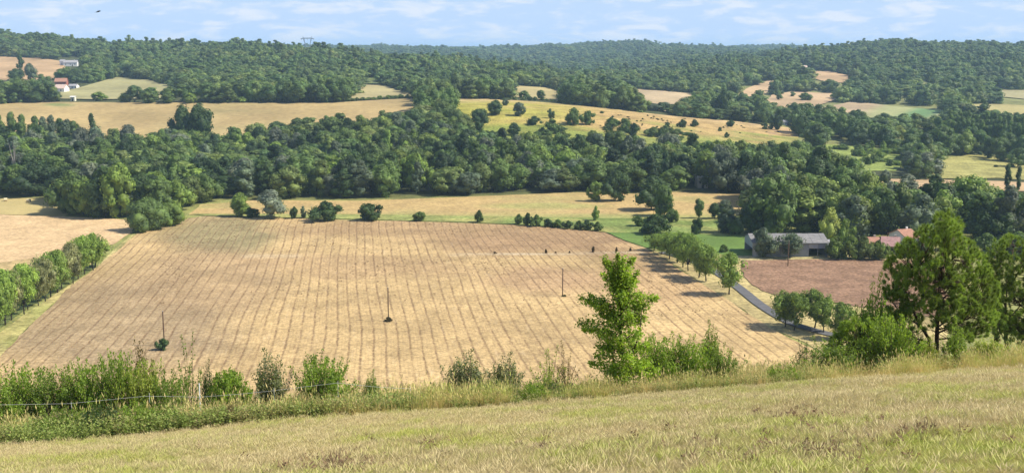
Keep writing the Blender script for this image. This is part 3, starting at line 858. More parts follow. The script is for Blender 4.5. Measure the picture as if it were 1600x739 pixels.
# ------------------------------------------------------------------ stuff: instanced masses
def scatter(name, P, scl, rz, idx, sources, label, cat, tilt=None):
    """points carrying size, turn and kind; every point gets one of the source meshes"""
    P = np.asarray(P, np.float32)
    me = bpy.data.meshes.new(name + '_points')
    me.vertices.add(len(P)); me.vertices.foreach_set('co', P.ravel())
    a = me.attributes.new('scl', 'FLOAT_VECTOR', 'POINT'); a.data.foreach_set('vector', np.asarray(scl, np.float32).ravel())
    rot = np.zeros((len(P), 3), np.float32); rot[:, 2] = rz
    if tilt is not None: rot[:, :2] = tilt
    a = me.attributes.new('rot', 'FLOAT_VECTOR', 'POINT'); a.data.foreach_set('vector', rot.ravel())
    a = me.attributes.new('idx', 'INT', 'POINT'); a.data.foreach_set('value', np.asarray(idx, np.int32))
    o = link(name, me)
    tag(o, label, cat, None, 'stuff')
    ng = bpy.data.node_groups.new(name, 'GeometryNodeTree')
    ng.interface.new_socket('Geometry', in_out='INPUT', socket_type='NodeSocketGeometry')
    ng.interface.new_socket('Geometry', in_out='OUTPUT', socket_type='NodeSocketGeometry')
    gi = ng.nodes.new('NodeGroupInput'); go = ng.nodes.new('NodeGroupOutput'); jn = ng.nodes.new('GeometryNodeJoinGeometry')
    def attr(nm, typ):
        n = ng.nodes.new('GeometryNodeInputNamedAttribute'); n.data_type = typ; n.inputs['Name'].default_value = nm
        return n.outputs[0]
    asc, aro, aid = attr('scl', 'FLOAT_VECTOR'), attr('rot', 'FLOAT_VECTOR'), attr('idx', 'INT')
    for k, smesh in enumerate(sources):
        so = bpy.data.objects.new('source_' + name, smesh)       # not linked to the scene
        oi = ng.nodes.new('GeometryNodeObjectInfo'); oi.inputs['Object'].default_value = so; oi.inputs['As Instance'].default_value = True
        cmpn = ng.nodes.new('FunctionNodeCompare'); cmpn.data_type = 'INT'; cmpn.operation = 'EQUAL'
        ng.links.new(aid, cmpn.inputs[2]); cmpn.inputs[3].default_value = k
        ip = ng.nodes.new('GeometryNodeInstanceOnPoints')
        ng.links.new(gi.outputs[0], ip.inputs['Points']); ng.links.new(cmpn.outputs[0], ip.inputs['Selection'])
        ng.links.new(oi.outputs['Geometry'], ip.inputs['Instance']); ng.links.new(aro, ip.inputs['Rotation']); ng.links.new(asc, ip.inputs['Scale'])
        ng.links.new(ip.outputs[0], jn.inputs[0])
    ng.links.new(jn.outputs[0], go.inputs[0])
    md = o.modifiers.new('scatter', 'NODES'); md.node_group = ng
    return o
def forest(name, P, hh, ww, kinds, pick, label, seed):
    g = np.random.default_rng(seed)
    src = [t for k in kinds for t in TREES[k]]
    first = {}; n = 0
    for k in kinds: first[k] = (n, len(TREES[k])); n += len(TREES[k])
    idx = np.array([first[kinds[p]][0] + g.integers(first[kinds[p]][1]) for p in pick])
    Hs = np.array([src[i]['H'] for i in idx]); Ws = np.array([src[i]['W'] for i in idx])
    s = np.stack([ww / Ws * g.uniform(.82, 1.2, len(P)), ww / Ws * g.uniform(.82, 1.2, len(P)), hh / Hs], 1)
    z = Z(P[:, 0], P[:, 1])
    return scatter(name, np.column_stack([P, z]), s, g.uniform(0, 6.28, len(P)), idx, [t['whole'] for t in src], label, 'wood')
hid = np.array(hid)
g_ = np.random.default_rng(3)
forest('valley_wood', pts[hid], hs[hid], ws[hid], ['midround', 'midtall'], (g_.random(len(hid)) < 0.3).astype(int), 'mass of deciduous wood filling the valley behind the separate front trees', 4)

fp = sample(905, 5200, lambda y: 11.0 if y < 1300 else 11.0 + (y - 1300) * 0.0065, 15)
fz = Z(fp[:, 0], fp[:, 1]); fpx, frow = project(fp[:, 0], fp[:, 1], fz)
ok = wooded(fpx, frow)
# leave out trees the ground itself hides
un = fp[:, 0] / fp[:, 1]
lay = {}
ucol = np.linspace(-.56, .56, 113)
dd = np.exp(np.linspace(math.log(600), math.log(5300), 220))
RM = np.zeros((113, 220))
for a, u in enumerate(ucol):
    RM[a] = np.minimum.accumulate(project(u * dd, dd, Z(u * dd, dd))[1])
ia = np.clip(((un + .56) / .01).round().astype(int), 0, 112); ib = np.clip(np.searchsorted(dd, fp[:, 1] * 0.985) - 1, 0, 219)
ok &= frow - 16 * F / fp[:, 1] < RM[ia, ib] + 3
fp, fpx, frow = fp[ok], fpx[ok], frow[ok]
bigf = np.array([mnoise.noise(Vector((p[0] * .005, p[1] * .005, 4.0))) for p in fp])
fh = g_.uniform(7.5, 15.5, len(fp)) * (1 + .35 * bigf); fw = g_.uniform(11, 20, len(fp)) * (1 + np.clip((fp[:, 1] - 1500) / 4000, 0, .6))
pine = (g_.random(len(fp)) < np.where(fp[:, 1] > 1500, 0.10, 0.02))
tl = (g_.random(len(fp)) < .3)
pick = np.where(pine, 2, tl.astype(int))
fh = np.where(pine, fh * 1.35 + 2, fh)
for nm, m, lab in (('left_forest', (fpx < 560) & (fp[:, 1] < 2400), 'dense forest covering the left hill'),
                   ('right_forest', (fpx > 1120) & (fp[:, 1] < 2700), 'dense forest covering the right hill'),
                   ('middle_forest', (fpx >= 560) & (fpx <= 1120) & (fp[:, 1] < 2400), 'dense forest filling the dip between the two hills')):
    forest(nm.split('_')[1] if 0 else 'hill_forest', fp[m], fh[m], fw[m], ['farround', 'fartall', 'farpine'], pick[m], lab, 6)
m = ~(((fpx < 560) & (fp[:, 1] < 2400)) | ((fpx > 1120) & (fp[:, 1] < 2700)) | ((fpx >= 560) & (fpx <= 1120) & (fp[:, 1] < 2400)))
forest('horizon_forest', fp[m], fh[m], fw[m], ['farround', 'fartall', 'farpine'], pick[m], 'hazy blue forest along the horizon', 7)
print('wood', len(seen), len(hid), 'forest', len(fp))

# ------------------------------------------------------------------ single trees and bushes of the middle distance
T_ = lambda c, f: tuple(v * f for v in c)
put('round_bush', 'large rounded dark green bush at the corner between the pale field and the stubble', 'bush', 'ball', 232, 360, 311, 60, G_MID, None, True, 0)
for px, b, t, w, c, l in [(112, 335, 268, 52, G_MID, 'mid green tree at the left end of the dark clump by the hay field'), (138, 339, 280, 50, G_LIGHT, 'bright green tree, second of the dark clump by the hay field'),
        (165, 340, 262, 56, G_DARK, 'dark tree, third of the dark clump by the hay field'), (192, 340, 256, 54, G_LIGHT, 'tall bright tree in the middle of the clump by the hay field'), (222, 336, 272, 52, G_DARK, 'dark tree behind the large rounded corner bush'),
        (250, 338, 278, 50, G_MID, 'mid green tree just right of the large rounded corner bush'), (277, 330, 282, 44, G_LIGHT, 'bright tree near the right end of the corner clump'), (299, 321, 276, 40, G_OLIVE, 'olive tree at the right end of the corner clump'), (322, 316, 272, 40, G_MID, 'mid green tree ending the corner clump beside the tan field')]:
    put('broadleaf_tree', l, 'tree', 'round', px, b, t, w, c)
put('bush', 'light green bush growing against the right side of the large rounded corner bush', 'bush', 'ball', 264, 353, 318, 44, G_LIGHT)
put('broadleaf_tree', 'light green small tree at the left end of the stream shrubs', 'tree', 'round', 375, 339, 302, 30, G_LIGHT)
put('silver_willow', 'silvery green willow at the left end of the stream shrubs', 'tree', 'round', 424, 341, 298, 48, G_SILV)
put('bush', 'low dark bush between the light tree and the silvery willow', 'bush', 'bush', 392, 340, 325, 30, G_DARK)
put('bush', 'small ball shaped dark tree right of the silvery willow', 'bush', 'bush', 460, 342, 323, 17, G_DARK)
put('sapling', 'thin pale sapling between the ball shaped tree and a wide bush', 'tree', 'tall', 474, 341, 321, 10, G_GREY)
put('bush', 'wide dark green bush on the stream bank, the wider of two', 'bush', 'bush', 508, 345, 316, 58, G_DARK)
put('bush', 'dome shaped dark bush on the stream bank, right of the wider one', 'bush', 'bush', 578, 345, 318, 46, G_DARK)
put('bush', 'small low bush on the stream bank right of the two dome bushes', 'bush', 'bush', 656, 346, 331, 25, G_MID)
put('bush', 'small upright bush on the stream bank standing alone', 'bush', 'bush', 749, 348, 329, 18, G_MID)
for i, (px, b, t, w) in enumerate([(811, 351, 335, 18), (824, 353, 333, 18), (838, 354, 336, 22), (856, 355, 342, 20), (872, 356, 343, 22), (888, 358, 345, 20), (904, 359, 345, 20), (918, 360, 345, 22), (934, 361, 347, 20)]):
    put('bush', 'low shrub of the ragged row beyond the stubble', 'bush', 'bush', px, b, t, w, G_DARK if i % 2 else G_MID, 'row of shrubs along the far edge of the stubble', False)
put('small_tree', 'small yellow green oval tree standing alone above the row of shrubs', 'tree', 'round', 931, 345, 322, 15, G_LIGHT)
put('bush', 'big rounded bush in the green strip left of the roadside trees', 'bush', 'bush', 1022, 366, 336, 58, G_DARK)
put('bush', 'smaller bush tucked behind the left side of the big rounded bush', 'bush', 'bush', 997, 354, 337, 26, G_MID)
put('bush', 'green bush behind the right side of the big rounded bush', 'bush', 'bush', 1050, 347, 327, 30, G_MID)
put('broadleaf_tree', 'tall dark tree standing out from the wood into the tan field', 'tree', 'round', 1018, 328, 276, 46, G_DARK)
put('broadleaf_tree', 'dark tree stepping down in front of the one standing out from the wood', 'tree', 'round', 1036, 338, 290, 34, G_MID)
put('broadleaf_tree', 'pale green tree in front of the wood edge left of the field gap', 'tree', 'round', 931, 315, 284, 24, G_LIGHT)
put('broadleaf_tree', 'dark round tree at the wood edge beside the pale green one', 'tree', 'round', 962, 314, 268, 38, G_DARK)
put('broadleaf_tree', 'oval small tree at the left of three in the field right of the big bush', 'tree', 'round', 1092, 341, 311, 18, G_MID)
put('broadleaf_tree', 'round dark small tree, middle of three in the field right of the big bush', 'tree', 'round', 1117, 342, 318, 26, G_DARK)
put('broadleaf_tree', 'light leafy tree reaching up beside the dark round one in front of the barn trees', 'tree', 'tall', 1134, 364, 314, 36, G_GREY)
put('bush', 'dark round bush on the lawn edge right of the big rounded bush', 'bush', 'bush', 1090, 366, 341, 24, G_DARK)
put('bush', 'green bush at the foot of the light leafy tree', 'bush', 'bush', 1148, 367, 345, 30, G_MID)
put('bush', 'small round bush alone on the lawn left of the grey barn', 'bush', 'bush', 1130, 395, 382, 18, G_MID)
put('broadleaf_tree', 'very tall dark tree rising behind the left end of the grey barn', 'tree', 'round', 1208, 367, 262, 78, G_MID)
put('broadleaf_tree', 'dark tree left of the very tall one behind the barn', 'tree', 'round', 1176, 366, 316, 40, G_DARK)
put('weeping_willow', 'yellow green weeping willow behind the right end of the grey barn', 'tree', 'willow', 1298, 381, 331, 44, G_YEL)
put('weeping_willow', 'smaller pale willow close to the roof right of the barn', 'tree', 'willow', 1318, 384, 347, 26, G_LIGHT)
put('broadleaf_tree', 'tall grey green tree right of the weeping willow', 'tree', 'tall', 1332, 376, 302, 50, G_GREY)
put('broadleaf_tree', 'round dark tree with open trunk above the farmhouse roofs', 'tree', 'orchard', 1386, 376, 312, 50, G_DARK)
put('broadleaf_tree', 'leafy tree covering the left gable of the grey barn', 'tree', 'round', 1192, 403, 357, 36, G_GREY)
put('broadleaf_tree', 'flat topped leafy tree in front of the middle of the grey barn', 'tree', 'orchard', 1234, 404, 366, 54, G_GREY)
for px, b, t, w, l in [(1306, 404, 370, 42, 'first big bush right of the barn doors'), (1328, 405, 368, 46, 'second big bush right of the barn doors'), (1350, 406, 371, 44, 'third big bush right of the barn doors'), (1372, 407, 377, 34, 'last and lowest bush before the farmhouses')]:
    put('bush', l, 'bush', 'bush', px, b, t, w, T_(G_LIGHT, .8) if px != 1350 else G_OLIVE)
for px, b, t, w, l in [(1357, 402, 384, 24, 'small bush hiding the left end of the farmhouses'), (1378, 404, 388, 22, 'small bush before the mauve roofed farmhouse'), (1410, 403, 377, 26, 'leafy bush between the mauve roof and the orange roof'), (1440, 402, 370, 34, 'bush right of the orange roofed farmhouse')]:
    put('bush', l, 'bush', 'bush', px, b, t, w, G_MID)
for px, b, t, w, l in [(1492, 392, 362, 50, 'green bush row behind the big pine, its left end'), (1540, 398, 366, 60, 'green bush between the two foreground pines, far behind them'), (1590, 402, 364, 60, 'green bush far behind the right pine')]:
    put('bush', l, 'bush', 'bush', px, b, t, w, G_MID)
# roadside trees with visible trunks
ROADT = [(1022, 392, 366, 34), (1034, 398, 366, 34), (1046, 405, 364, 38), (1058, 411, 366, 40), (1067, 418, 364, 38), (1075, 424, 368, 40), (1092, 435, 380, 42), (1103, 440, 384, 42), (1139, 461, 397, 50)]
for i, (px, b, t, w) in enumerate(ROADT):
    w *= RG.uniform(1.2, 1.5)
    put('roadside_tree', ['farthest', 'second farthest', 'third farthest', 'fourth farthest', 'middle', 'fourth nearest', 'third nearest', 'second nearest', 'nearest and separate'][i] + ' small tree of the row beside the lane', 'tree', 'orchard', px, b, t, w,
        T_(G_LIGHT, 1.0 + 0.08 * (i % 3)), 'small trees in a row beside the lane')
for i, (px, b, t, w) in enumerate([(1227, 511, 457, 62), (1241, 517, 459, 58), (1273, 513, 454, 66), (1287, 521, 468, 56), (1312, 530, 474, 60)]):
    put('roadside_tree', ['small tree at the left of the group where the lane bends', 'small tree just right of the leftmost one at the lane bend', 'fork trunked small tree across the lane at the bend',
        'small tree with dark trunk right of the lane at the bend', 'small tree at the lane bend half hidden by the young pine'][i], 'tree', 'orchard', px, b, t, w, T_(G_LIGHT, 0.9), 'small trees where the lane bends')
LEFTT = [(150, 418, 371, 40), (143, 423, 369, 40), (134, 429, 372, 44), (125, 436, 376, 40), (112, 444, 384, 38), (100, 452, 390, 44), (90, 458, 388, 44), (80, 465, 398, 40), (69, 471, 404, 42), (57, 478, 412, 42), (47, 485, 414, 44), (35, 492, 417, 46), (22, 500, 420, 46), (10, 508, 424, 48), (-4, 518, 430, 48), (-18, 528, 438, 50)]
for i, (px, b, t, w) in enumerate(LEFTT):
    jx, jy = RG.uniform(-4, 4), RG.uniform(-3, 5)
    px += jx; t += jy; w *= RG.uniform(.85, 1.3)
    put('orchard_tree', 'small tree of the left row, %s' % ['at its far right end', 'second from its far end', 'third from its far end', 'fourth from its far end', 'fifth from its far end', 'sixth from its far end',
        'seventh from its far end', 'eighth from its far end', 'ninth from its far end', 'tenth from its far end', 'seventh from the frame edge', 'sixth from the frame edge', 'third from the frame edge', 'second from the frame edge', 'cut by the frame edge', 'just outside the frame edge'][i],
        'tree', 'orchard', px, b, t, w * 1.25, T_((0.21, 0.22, 0.10) if i in (4, 5, 8, 9, 12) else G_LIGHT, 1.1 + 0.12 * (i % 3)), 'row of small trees along the left edge of the stubble')
# bare trees
for px, b, t, w, l in [(1513, 346, 286, 22, 'bare dead tree among the wood behind the big pine'), (1474, 345, 276, 12, 'thin bare snag left of the bare dead tree'), (24, 292, 222, 14, 'pale tall bare tree in the left part of the wood')]:
    g_p = ground(px, b); d_ = g_p[1]; h_ = -float(v_of(t)) * d_ - zs(*g_p)
    rr_ = random.Random(px)
    ends = [(rr_.uniform(-.5, .5) * w * d_ / F, rr_.uniform(-2, 2), h_ * rr_.uniform(.55, 1.0)) for _ in range(16)]
    e_ = empty('bare_tree', (g_p[0], g_p[1], zs(*g_p))); tag(e_, l, 'tree')
    trunk_mb(px, h_, 0.42, h_ * .5, ends).build('trunk', plain('grey_deadwood', (0.34, 0.30, 0.25), 0.9, 0.1), e_)
# wood edge characters
for px, b, t, w, k, c, l in [
    (146, 232, 180, 13, 'poplar', G_DARK, 'slim dark poplar standing alone above the left part of the wood'),
    (288, 236, 166, 44, 'round', G_DARK, 'big dark tree rising from the wood into the upland field, left of its pair'),
    (315, 236, 163, 46, 'round', G_DARK, 'big dark tree rising from the wood into the upland field, right of its pair'),
    (1556, 262, 258, 8, 'poplar', G_DARK, 'low dark shrub at the rim of the round meadow'),
    (1573, 300, 259, 11, 'poplar', G_DARK, 'dark narrow cypress left of the pair at the right edge'),
    (1590, 302, 262, 11, 'poplar', G_DARK, 'dark narrow cypress at the very right edge'),
    (1130, 186, 140, 34, 'round', G_DARK, 'dark tall tree just past the crest of the meadow'),
    (1215, 204, 170, 26, 'round', G_DARK, 'dark round tree at the right end of the meadow'),
    (1290, 318, 245, 16, 'poplar', G_MID, 'leaning narrow poplar in the wood behind the barn, left of two'),
    (1307, 318, 250, 14, 'poplar', G_MID, 'narrow poplar in the wood behind the barn, right of two'),
    (1405, 218, 197, 20, 'round', G_YEL, 'lime green round tree left of the red roofed house in the trees'),
    (1508, 243, 203, 34, 'round', G_LIGHT, 'bright green round tree at the top of the round meadow'),
    (1470, 245, 196, 46, 'round', G_MID, 'large round tree left of the bright green one above the round meadow'),
    (1562, 252, 215, 34, 'round', G_MID, 'round green tree above the right shoulder of the round meadow'),
    (1545, 248, 216, 24, 'round', G_DARK, 'dark small round tree above the round meadow'),
    (1590, 262, 232, 36, 'round', G_MID, 'round tree at the right end above the round meadow'),
    (950, 168, 128, 58, 'round', G_DARK, 'broad very dark tree behind the crest of the shrubby meadow'),
    (910, 166, 133, 44, 'round', G_MID, 'lighter broad tree left of the very dark one behind the crest'),
    (845, 156, 141, 16, 'round', G_MID, 'small round tree on the crest left of the broad trees'),
    (820, 156, 142, 16, 'round', G_MID, 'small round tree on the crest of the meadow, leftmost but one'),
    (33, 126, 84, 10, 'poplar', G_DARK, 'narrow dark conifer beside the hillside farm'),
    (26, 128, 106, 26, 'round', G_DARK, 'dark rounded tree at the foot of the narrow conifer'),
    (48, 127, 100, 20, 'round', G_GREY, 'grey green tree right of the narrow conifer'),
    (66, 131, 116, 22, 'round', G_MID, 'small green tree above the long farm roofs'),
    (103, 131, 108, 26, 'round', G_MID, 'large green tree between the hill house and the red brick house'),
    (118, 132, 108, 30, 'round', G_DARK, 'dark tree right of the red brick house'),
    (28, 160, 142, 36, 'round', G_DARK, 'dark leafy tree in front of the farm, left of the oak'),
    (56, 161, 144, 30, 'round', G_DARK, 'dark leafy tree in front of the farm, touching its left neighbour'),
    (84, 160, 141, 26, 'round', G_DARK, 'round oak on a short trunk in front of the long farm roofs'),
    (6, 156, 132, 26, 'round', G_MID, 'mid green tree at the frame edge below the farm'),
    (156, 158, 144, 20, 'round', G_LIGHT, 'bright green bush right of the cream hut'),
    (196, 160, 144, 20, 'round', G_MID, 'green round bush in the hedge above the upland field'),
    (236, 162, 142, 26, 'round', G_MID, 'large green bush in the hedge above the upland field'),
    (262, 162, 144, 24, 'round', G_MID, 'green bush right of the largest one in the hedge above the upland field'),
    (298, 162, 146, 22, 'round', G_LIGHT, 'pale green bush at the right end of the hedge above the upland field'),
    (378, 161, 151, 16, 'round', G_LIGHT, 'pale green bush at the foot of the left forest'),
    (790, 166, 154, 10, 'round', G_GREY, 'small grey bush on the meadow crest')]:
    put({'poplar': 'poplar_tree', 'round': 'broadleaf_tree'}[k], l, 'tree', k, px, b, t, w, c, None, False)
for i, (px, b, t, w, c) in enumerate([(775, 181, 157, 26, G_DARK), (811, 182, 160, 20, G_GREY), (748, 205, 170, 34, G_DARK), (860, 186, 170, 12, G_DARK), (897, 196, 170, 36, G_MID), (920, 196, 174, 26, G_MID), (835, 196, 182, 26, G_DARK),
      (862, 210, 187, 32, G_MID), (955, 202, 184, 30, G_MID), (975, 208, 186, 34, G_MID), (990, 214, 193, 26, G_DARK), (1043, 201, 191, 12, G_DARK), (1066, 200, 187, 16, G_DARK), (1085, 199, 187, 15, G_DARK), (1142, 199, 188, 16, G_DARK),
      (1125, 206, 199, 9, G_DARK), (1135, 216, 207, 11, G_DARK), (803, 212, 192, 20, G_DARK), (940, 178, 174, 10, G_DARK), (880, 226, 206, 30, G_OLIVE), (925, 222, 204, 26, G_OLIVE), (780, 222, 205, 26, G_MID), (1195, 203, 193, 14, G_DARK)]):
    put('meadow_bush', 'dark bush dotted over the yellow hill meadow', 'bush', 'bush' if w / (b - t) > 1.1 else 'round', px, b, t, w, c, 'bushes dotted over the hill meadow', False)
rj = random.Random(5)
for i in range(46):
    px = rj.uniform(738, 1075); row = 208 + rj.uniform(-8, 26) + max(0, px - 850) * 0.03
    put('thicket_bush', 'bush of the thickets low on the hill meadow', 'bush', 'bush', px, row, row - rj.uniform(5, 13), rj.uniform(14, 30), rj.choice([G_MID, G_DARK, G_OLIVE, G_MID]), 'thickets low on the hill meadow', False)
for i in range(60):
    px = rj.gauss(1015, 40) if i < 42 else rj.uniform(1090, 1225); row = rj.uniform(181, 204) + max(0, px - 1040) * 0.06
    if row > 178 + (px - 1000) * 0.12:
        put('juniper', 'tiny dark juniper on the dry hill meadow', 'bush', 'bush', px, row, row - rj.uniform(1.5, 3.2), rj.uniform(3, 6), T_(G_DARK, .7), 'tiny junipers on the hill meadow', False)
for i in range(46):
    px = rj.uniform(1255, 1412); row = rj.uniform(232, 262)
    put('scrub_bush', 'green bush on the lime scrub slope', 'bush', 'bush', px, row, row - rj.uniform(6, 14), rj.uniform(12, 26), rj.choice([G_LIGHT, G_MID, T_(G_LIGHT, .8)]), 'bushes on the scrub slope', False)
for px, b, w, h in [(1238, 152, 10, 8), (1216, 157, 14, 14), (1258, 158, 20, 14), (1228, 142, 14, 14), (1245, 143, 14, 14), (1262, 140, 16, 15), (1310, 156, 9, 7), (1282, 142, 14, 10), (1300, 138, 16, 10), (1320, 137, 14, 9), (1218, 144, 12, 11), (1205, 148, 12, 10)]:
    put('field_tree', 'round dark tree around the pinkish fields', 'tree', 'round', px, b, b - h, w, G_MID, 'trees dotted around the pinkish fields', False)
# trees and bushes along the crest and field hedges
for i in range(40):
    t = i / 39
    px = 1005 + 235 * t + rj.uniform(-3, 3); row = 172 + 24 * t + rj.uniform(-2, 1)
    put('hedge_tree', 'small round tree of hedge past meadow crest', 'tree', 'round', px, row, row - rj.uniform(8, 17), rj.uniform(14, 24), rj.choice([G_MID, G_DARK, G_GREY]), 'hedge trees past the meadow crest', False)
for i in range(34):
    px = 790 + 6 * i + rj.uniform(-3, 3); row = 157.5 + max(0, px - 850) * 0.10
    put('hedge_bush', 'low hedge bush on crest of hill meadow', 'bush', 'bush', px, row, row - rj.uniform(2.5, 7), rj.uniform(7, 14), rj.choice([G_MID, G_DARK, G_OLIVE]), 'low hedge on the crest of the meadow', False)
for i in range(64):
    px = 300 + 5.3 * i + rj.uniform(-3, 3); row = 158.5 - max(0, px - 540) * 0.05
    put('hedge_bush', 'low hedge bush along top of upland field', 'bush', 'bush', px, row, row - rj.uniform(2.5, 6.5), rj.uniform(8, 15), rj.choice([G_MID, G_LIGHT, G_OLIVE]), 'low hedge along the top of the upland field', False)
for i in range(57):
    px = 1482 + (i % 19) * 7.2 + rj.uniform(-1.5, 1.5); r_ = i // 19
    row = 214 + r_ * 8 + (px - 1482) * 0.10
    put('plantation_poplar', 'slender plantation poplar of the %s row' % ('back', 'middle', 'front')[r_], 'tree', 'poplar', px, row, row - rj.uniform(38, 44), rj.uniform(9, 12), T_(G_MID, rj.uniform(1.0, 1.4)), 'poplars of the plantation', False)
for i, px in enumerate([0, 22, 38, 58, 70, 84, 96, 108, 118]):
    put('riverside_tree', 'tall slim tree rising at the left edge of the wood', 'tree', 'tall', px, 240 + (i % 3) * 3, 176 + i * 1.4 + rj.uniform(-3, 3), rj.uniform(20, 27), rj.choice([G_GREY, G_MID, G_DARK]), 'upright trees at the left edge of the wood', False)

# ------------------------------------------------------------------ things in the fields
M_WOODP = plain('weathered_pole', (0.10, 0.062, 0.042), 0.9, 0.1, 6.0, 0.35, 0.4)
M_GALV = plain('galvanised_steel', (0.30, 0.31, 0.32), 0.5, 0.5, 5.0, 0.15, 0.1, 0.6)
def pole(px, base, top, label, cross=False):
    g = ground(px, base); d = g[1]; z = zs(*g)
    h = -float(v_of(top)) * d - z
    e = empty('utility_pole', (g[0], g[1], z))
    tag(e, label, 'pole', 'poles standing in the fields')
    m = MB(); m.tube([(0, 0, -0.8), (0, 0, h * .5), (0.02, 0, h)], [0.17, 0.145, 0.115], 10); m.build('post', M_WOODP, e, smooth=True)
    c = MB(); c.tube([(0.0, 0, h - 0.02), (0, 0, h + 0.05)], [0.15, 0.06], 8); c.build('pole_cap', M_GALV, e)
    b = MB()
    for zz_ in (h - .35, h - .65):
        b.tube([(-.02, -.1, zz_), (-.02, -.26, zz_ + .03), (-.02, -.26, zz_ + .16)], [.02, .02, .045], 6)
    b.build('insulator_bracket', M_GALV, e)
    return g, z, h
PL = [pole(257, 541, 486, 'leaning brown pole at the lower left of the stubble with a bush at its foot'), pole(607, 502, 449, 'brown wooden pole in the middle of the stubble, weeds at its foot'),
      pole(879, 463, 419, 'brown wooden pole in the right part of the stubble'), pole(1231, 417, 376, 'thin pole at the near edge of the ploughed field before the barn')]
put('bush', 'dark green bush around the foot of the lower left pole', 'bush', 'bush', 255, 547, 529, 24, G_DARK)
put('weed_clump', 'small dark weed clump at the foot of the middle pole', 'weeds', 'bush', 607, 503, 495, 14, (0.09, 0.075, 0.03))
put('weed_clump', 'small weed clump at the foot of the right pole', 'weeds', 'bush', 882, 464, 460, 8, (0.12, 0.11, 0.04))
for px, b, t, w in [(927, 395, 385, 6), (963, 394, 386, 5), (985, 393, 387, 5), (853, 396, 389, 5), (890, 396, 392, 4), (868, 396, 393, 4), (773, 397, 393, 7)]:
    put('weed_clump', 'small weed tuft on the pale line across the stubble', 'weeds', 'bush', px, b, t, w, (0.11, 0.075, 0.03), 'weed tufts on the pale line', False)
M_HAY = plain('rolled_hay', (0.66, 0.55, 0.34), 0.95, 0.05, 6.0, 0.25, 0.5)
for px, row, l in [(9, 315, 'round hay bale at the frame edge on the striped hay field'), (45, 316.5, 'round hay bale beside the dark trees on the striped hay field')]:
    g = ground(px, row); z = zs(*g)
    e = empty('hay_bale', (g[0], g[1], z), 0.3 if px < 20 else -0.2); tag(e, l, 'hay bale', 'round hay bales')
    m = MB()
    n = 20
    rings = [(-.62, .60), (-.60, .70), (-.2, .73), (.2, .73), (.60, .70), (.62, .60)]
    m.tube([(x, 0, .75) for x, r in rings], [r for x, r in rings], n, False)
    m.build('roll', M_HAY, e)
    for s in (-1, 1):
        m = MB()                                   # spiral end face
        for k in range(6):
            r0, r1 = .12 * k, .12 * k + .10
            V = [(s * (.62 + .02 * (k % 2)), r * math.cos(2*PI*j/n), .75 + r * math.sin(2*PI*j/n)) for r in (r0, r1) for j in range(n)]
            m.add(V, [(j, (j+1) % n, n + (j+1) % n, n + j) for j in range(n)])
        m.build('end_face', M_HAY, e)

# ------------------------------------------------------------------ buildings
M_STONE = plain('pale_render', (0.52, 0.46, 0.36), 0.9, 0.1, 1.0, 0.2, 0.2)
M_WHITE = plain('white_render', (0.74, 0.72, 0.68), 0.85, 0.15, 1.0, 0.1, 0.1)
M_ROOFG = plain('grey_roof', (0.30, 0.29, 0.29), 0.8, 0.2, 1.2, 0.2, 0.3)
M_ROOFP = plain('pale_tile', (0.56, 0.42, 0.34), 0.85, 0.1, 1.2, 0.2, 0.3)
M_ROOFO = plain('orange_tile', (0.36, 0.19, 0.13), 0.85, 0.1, 1.6, 0.25, 0.3)
M_ROOFR = plain('old_mauve_tile', (0.34, 0.20, 0.18), 0.85, 0.1, 1.2, 0.25, 0.3)
M_BRICKR = plain('red_brick_wall', (0.34, 0.13, 0.09), 0.9, 0.1, 2.0, 0.2, 0.3)
M_DARK = plain('dark_opening', (0.02, 0.02, 0.022), 0.6, 0.3, 1.0, 0.1)
M_GLASS = plain('window_glass', (0.03, 0.035, 0.045), 0.15, 0.6, 1.0, 0.1)
M_SHUT = plain('grey_shutter', (0.35, 0.37, 0.38), 0.7, 0.2, 1.0, 0.1)
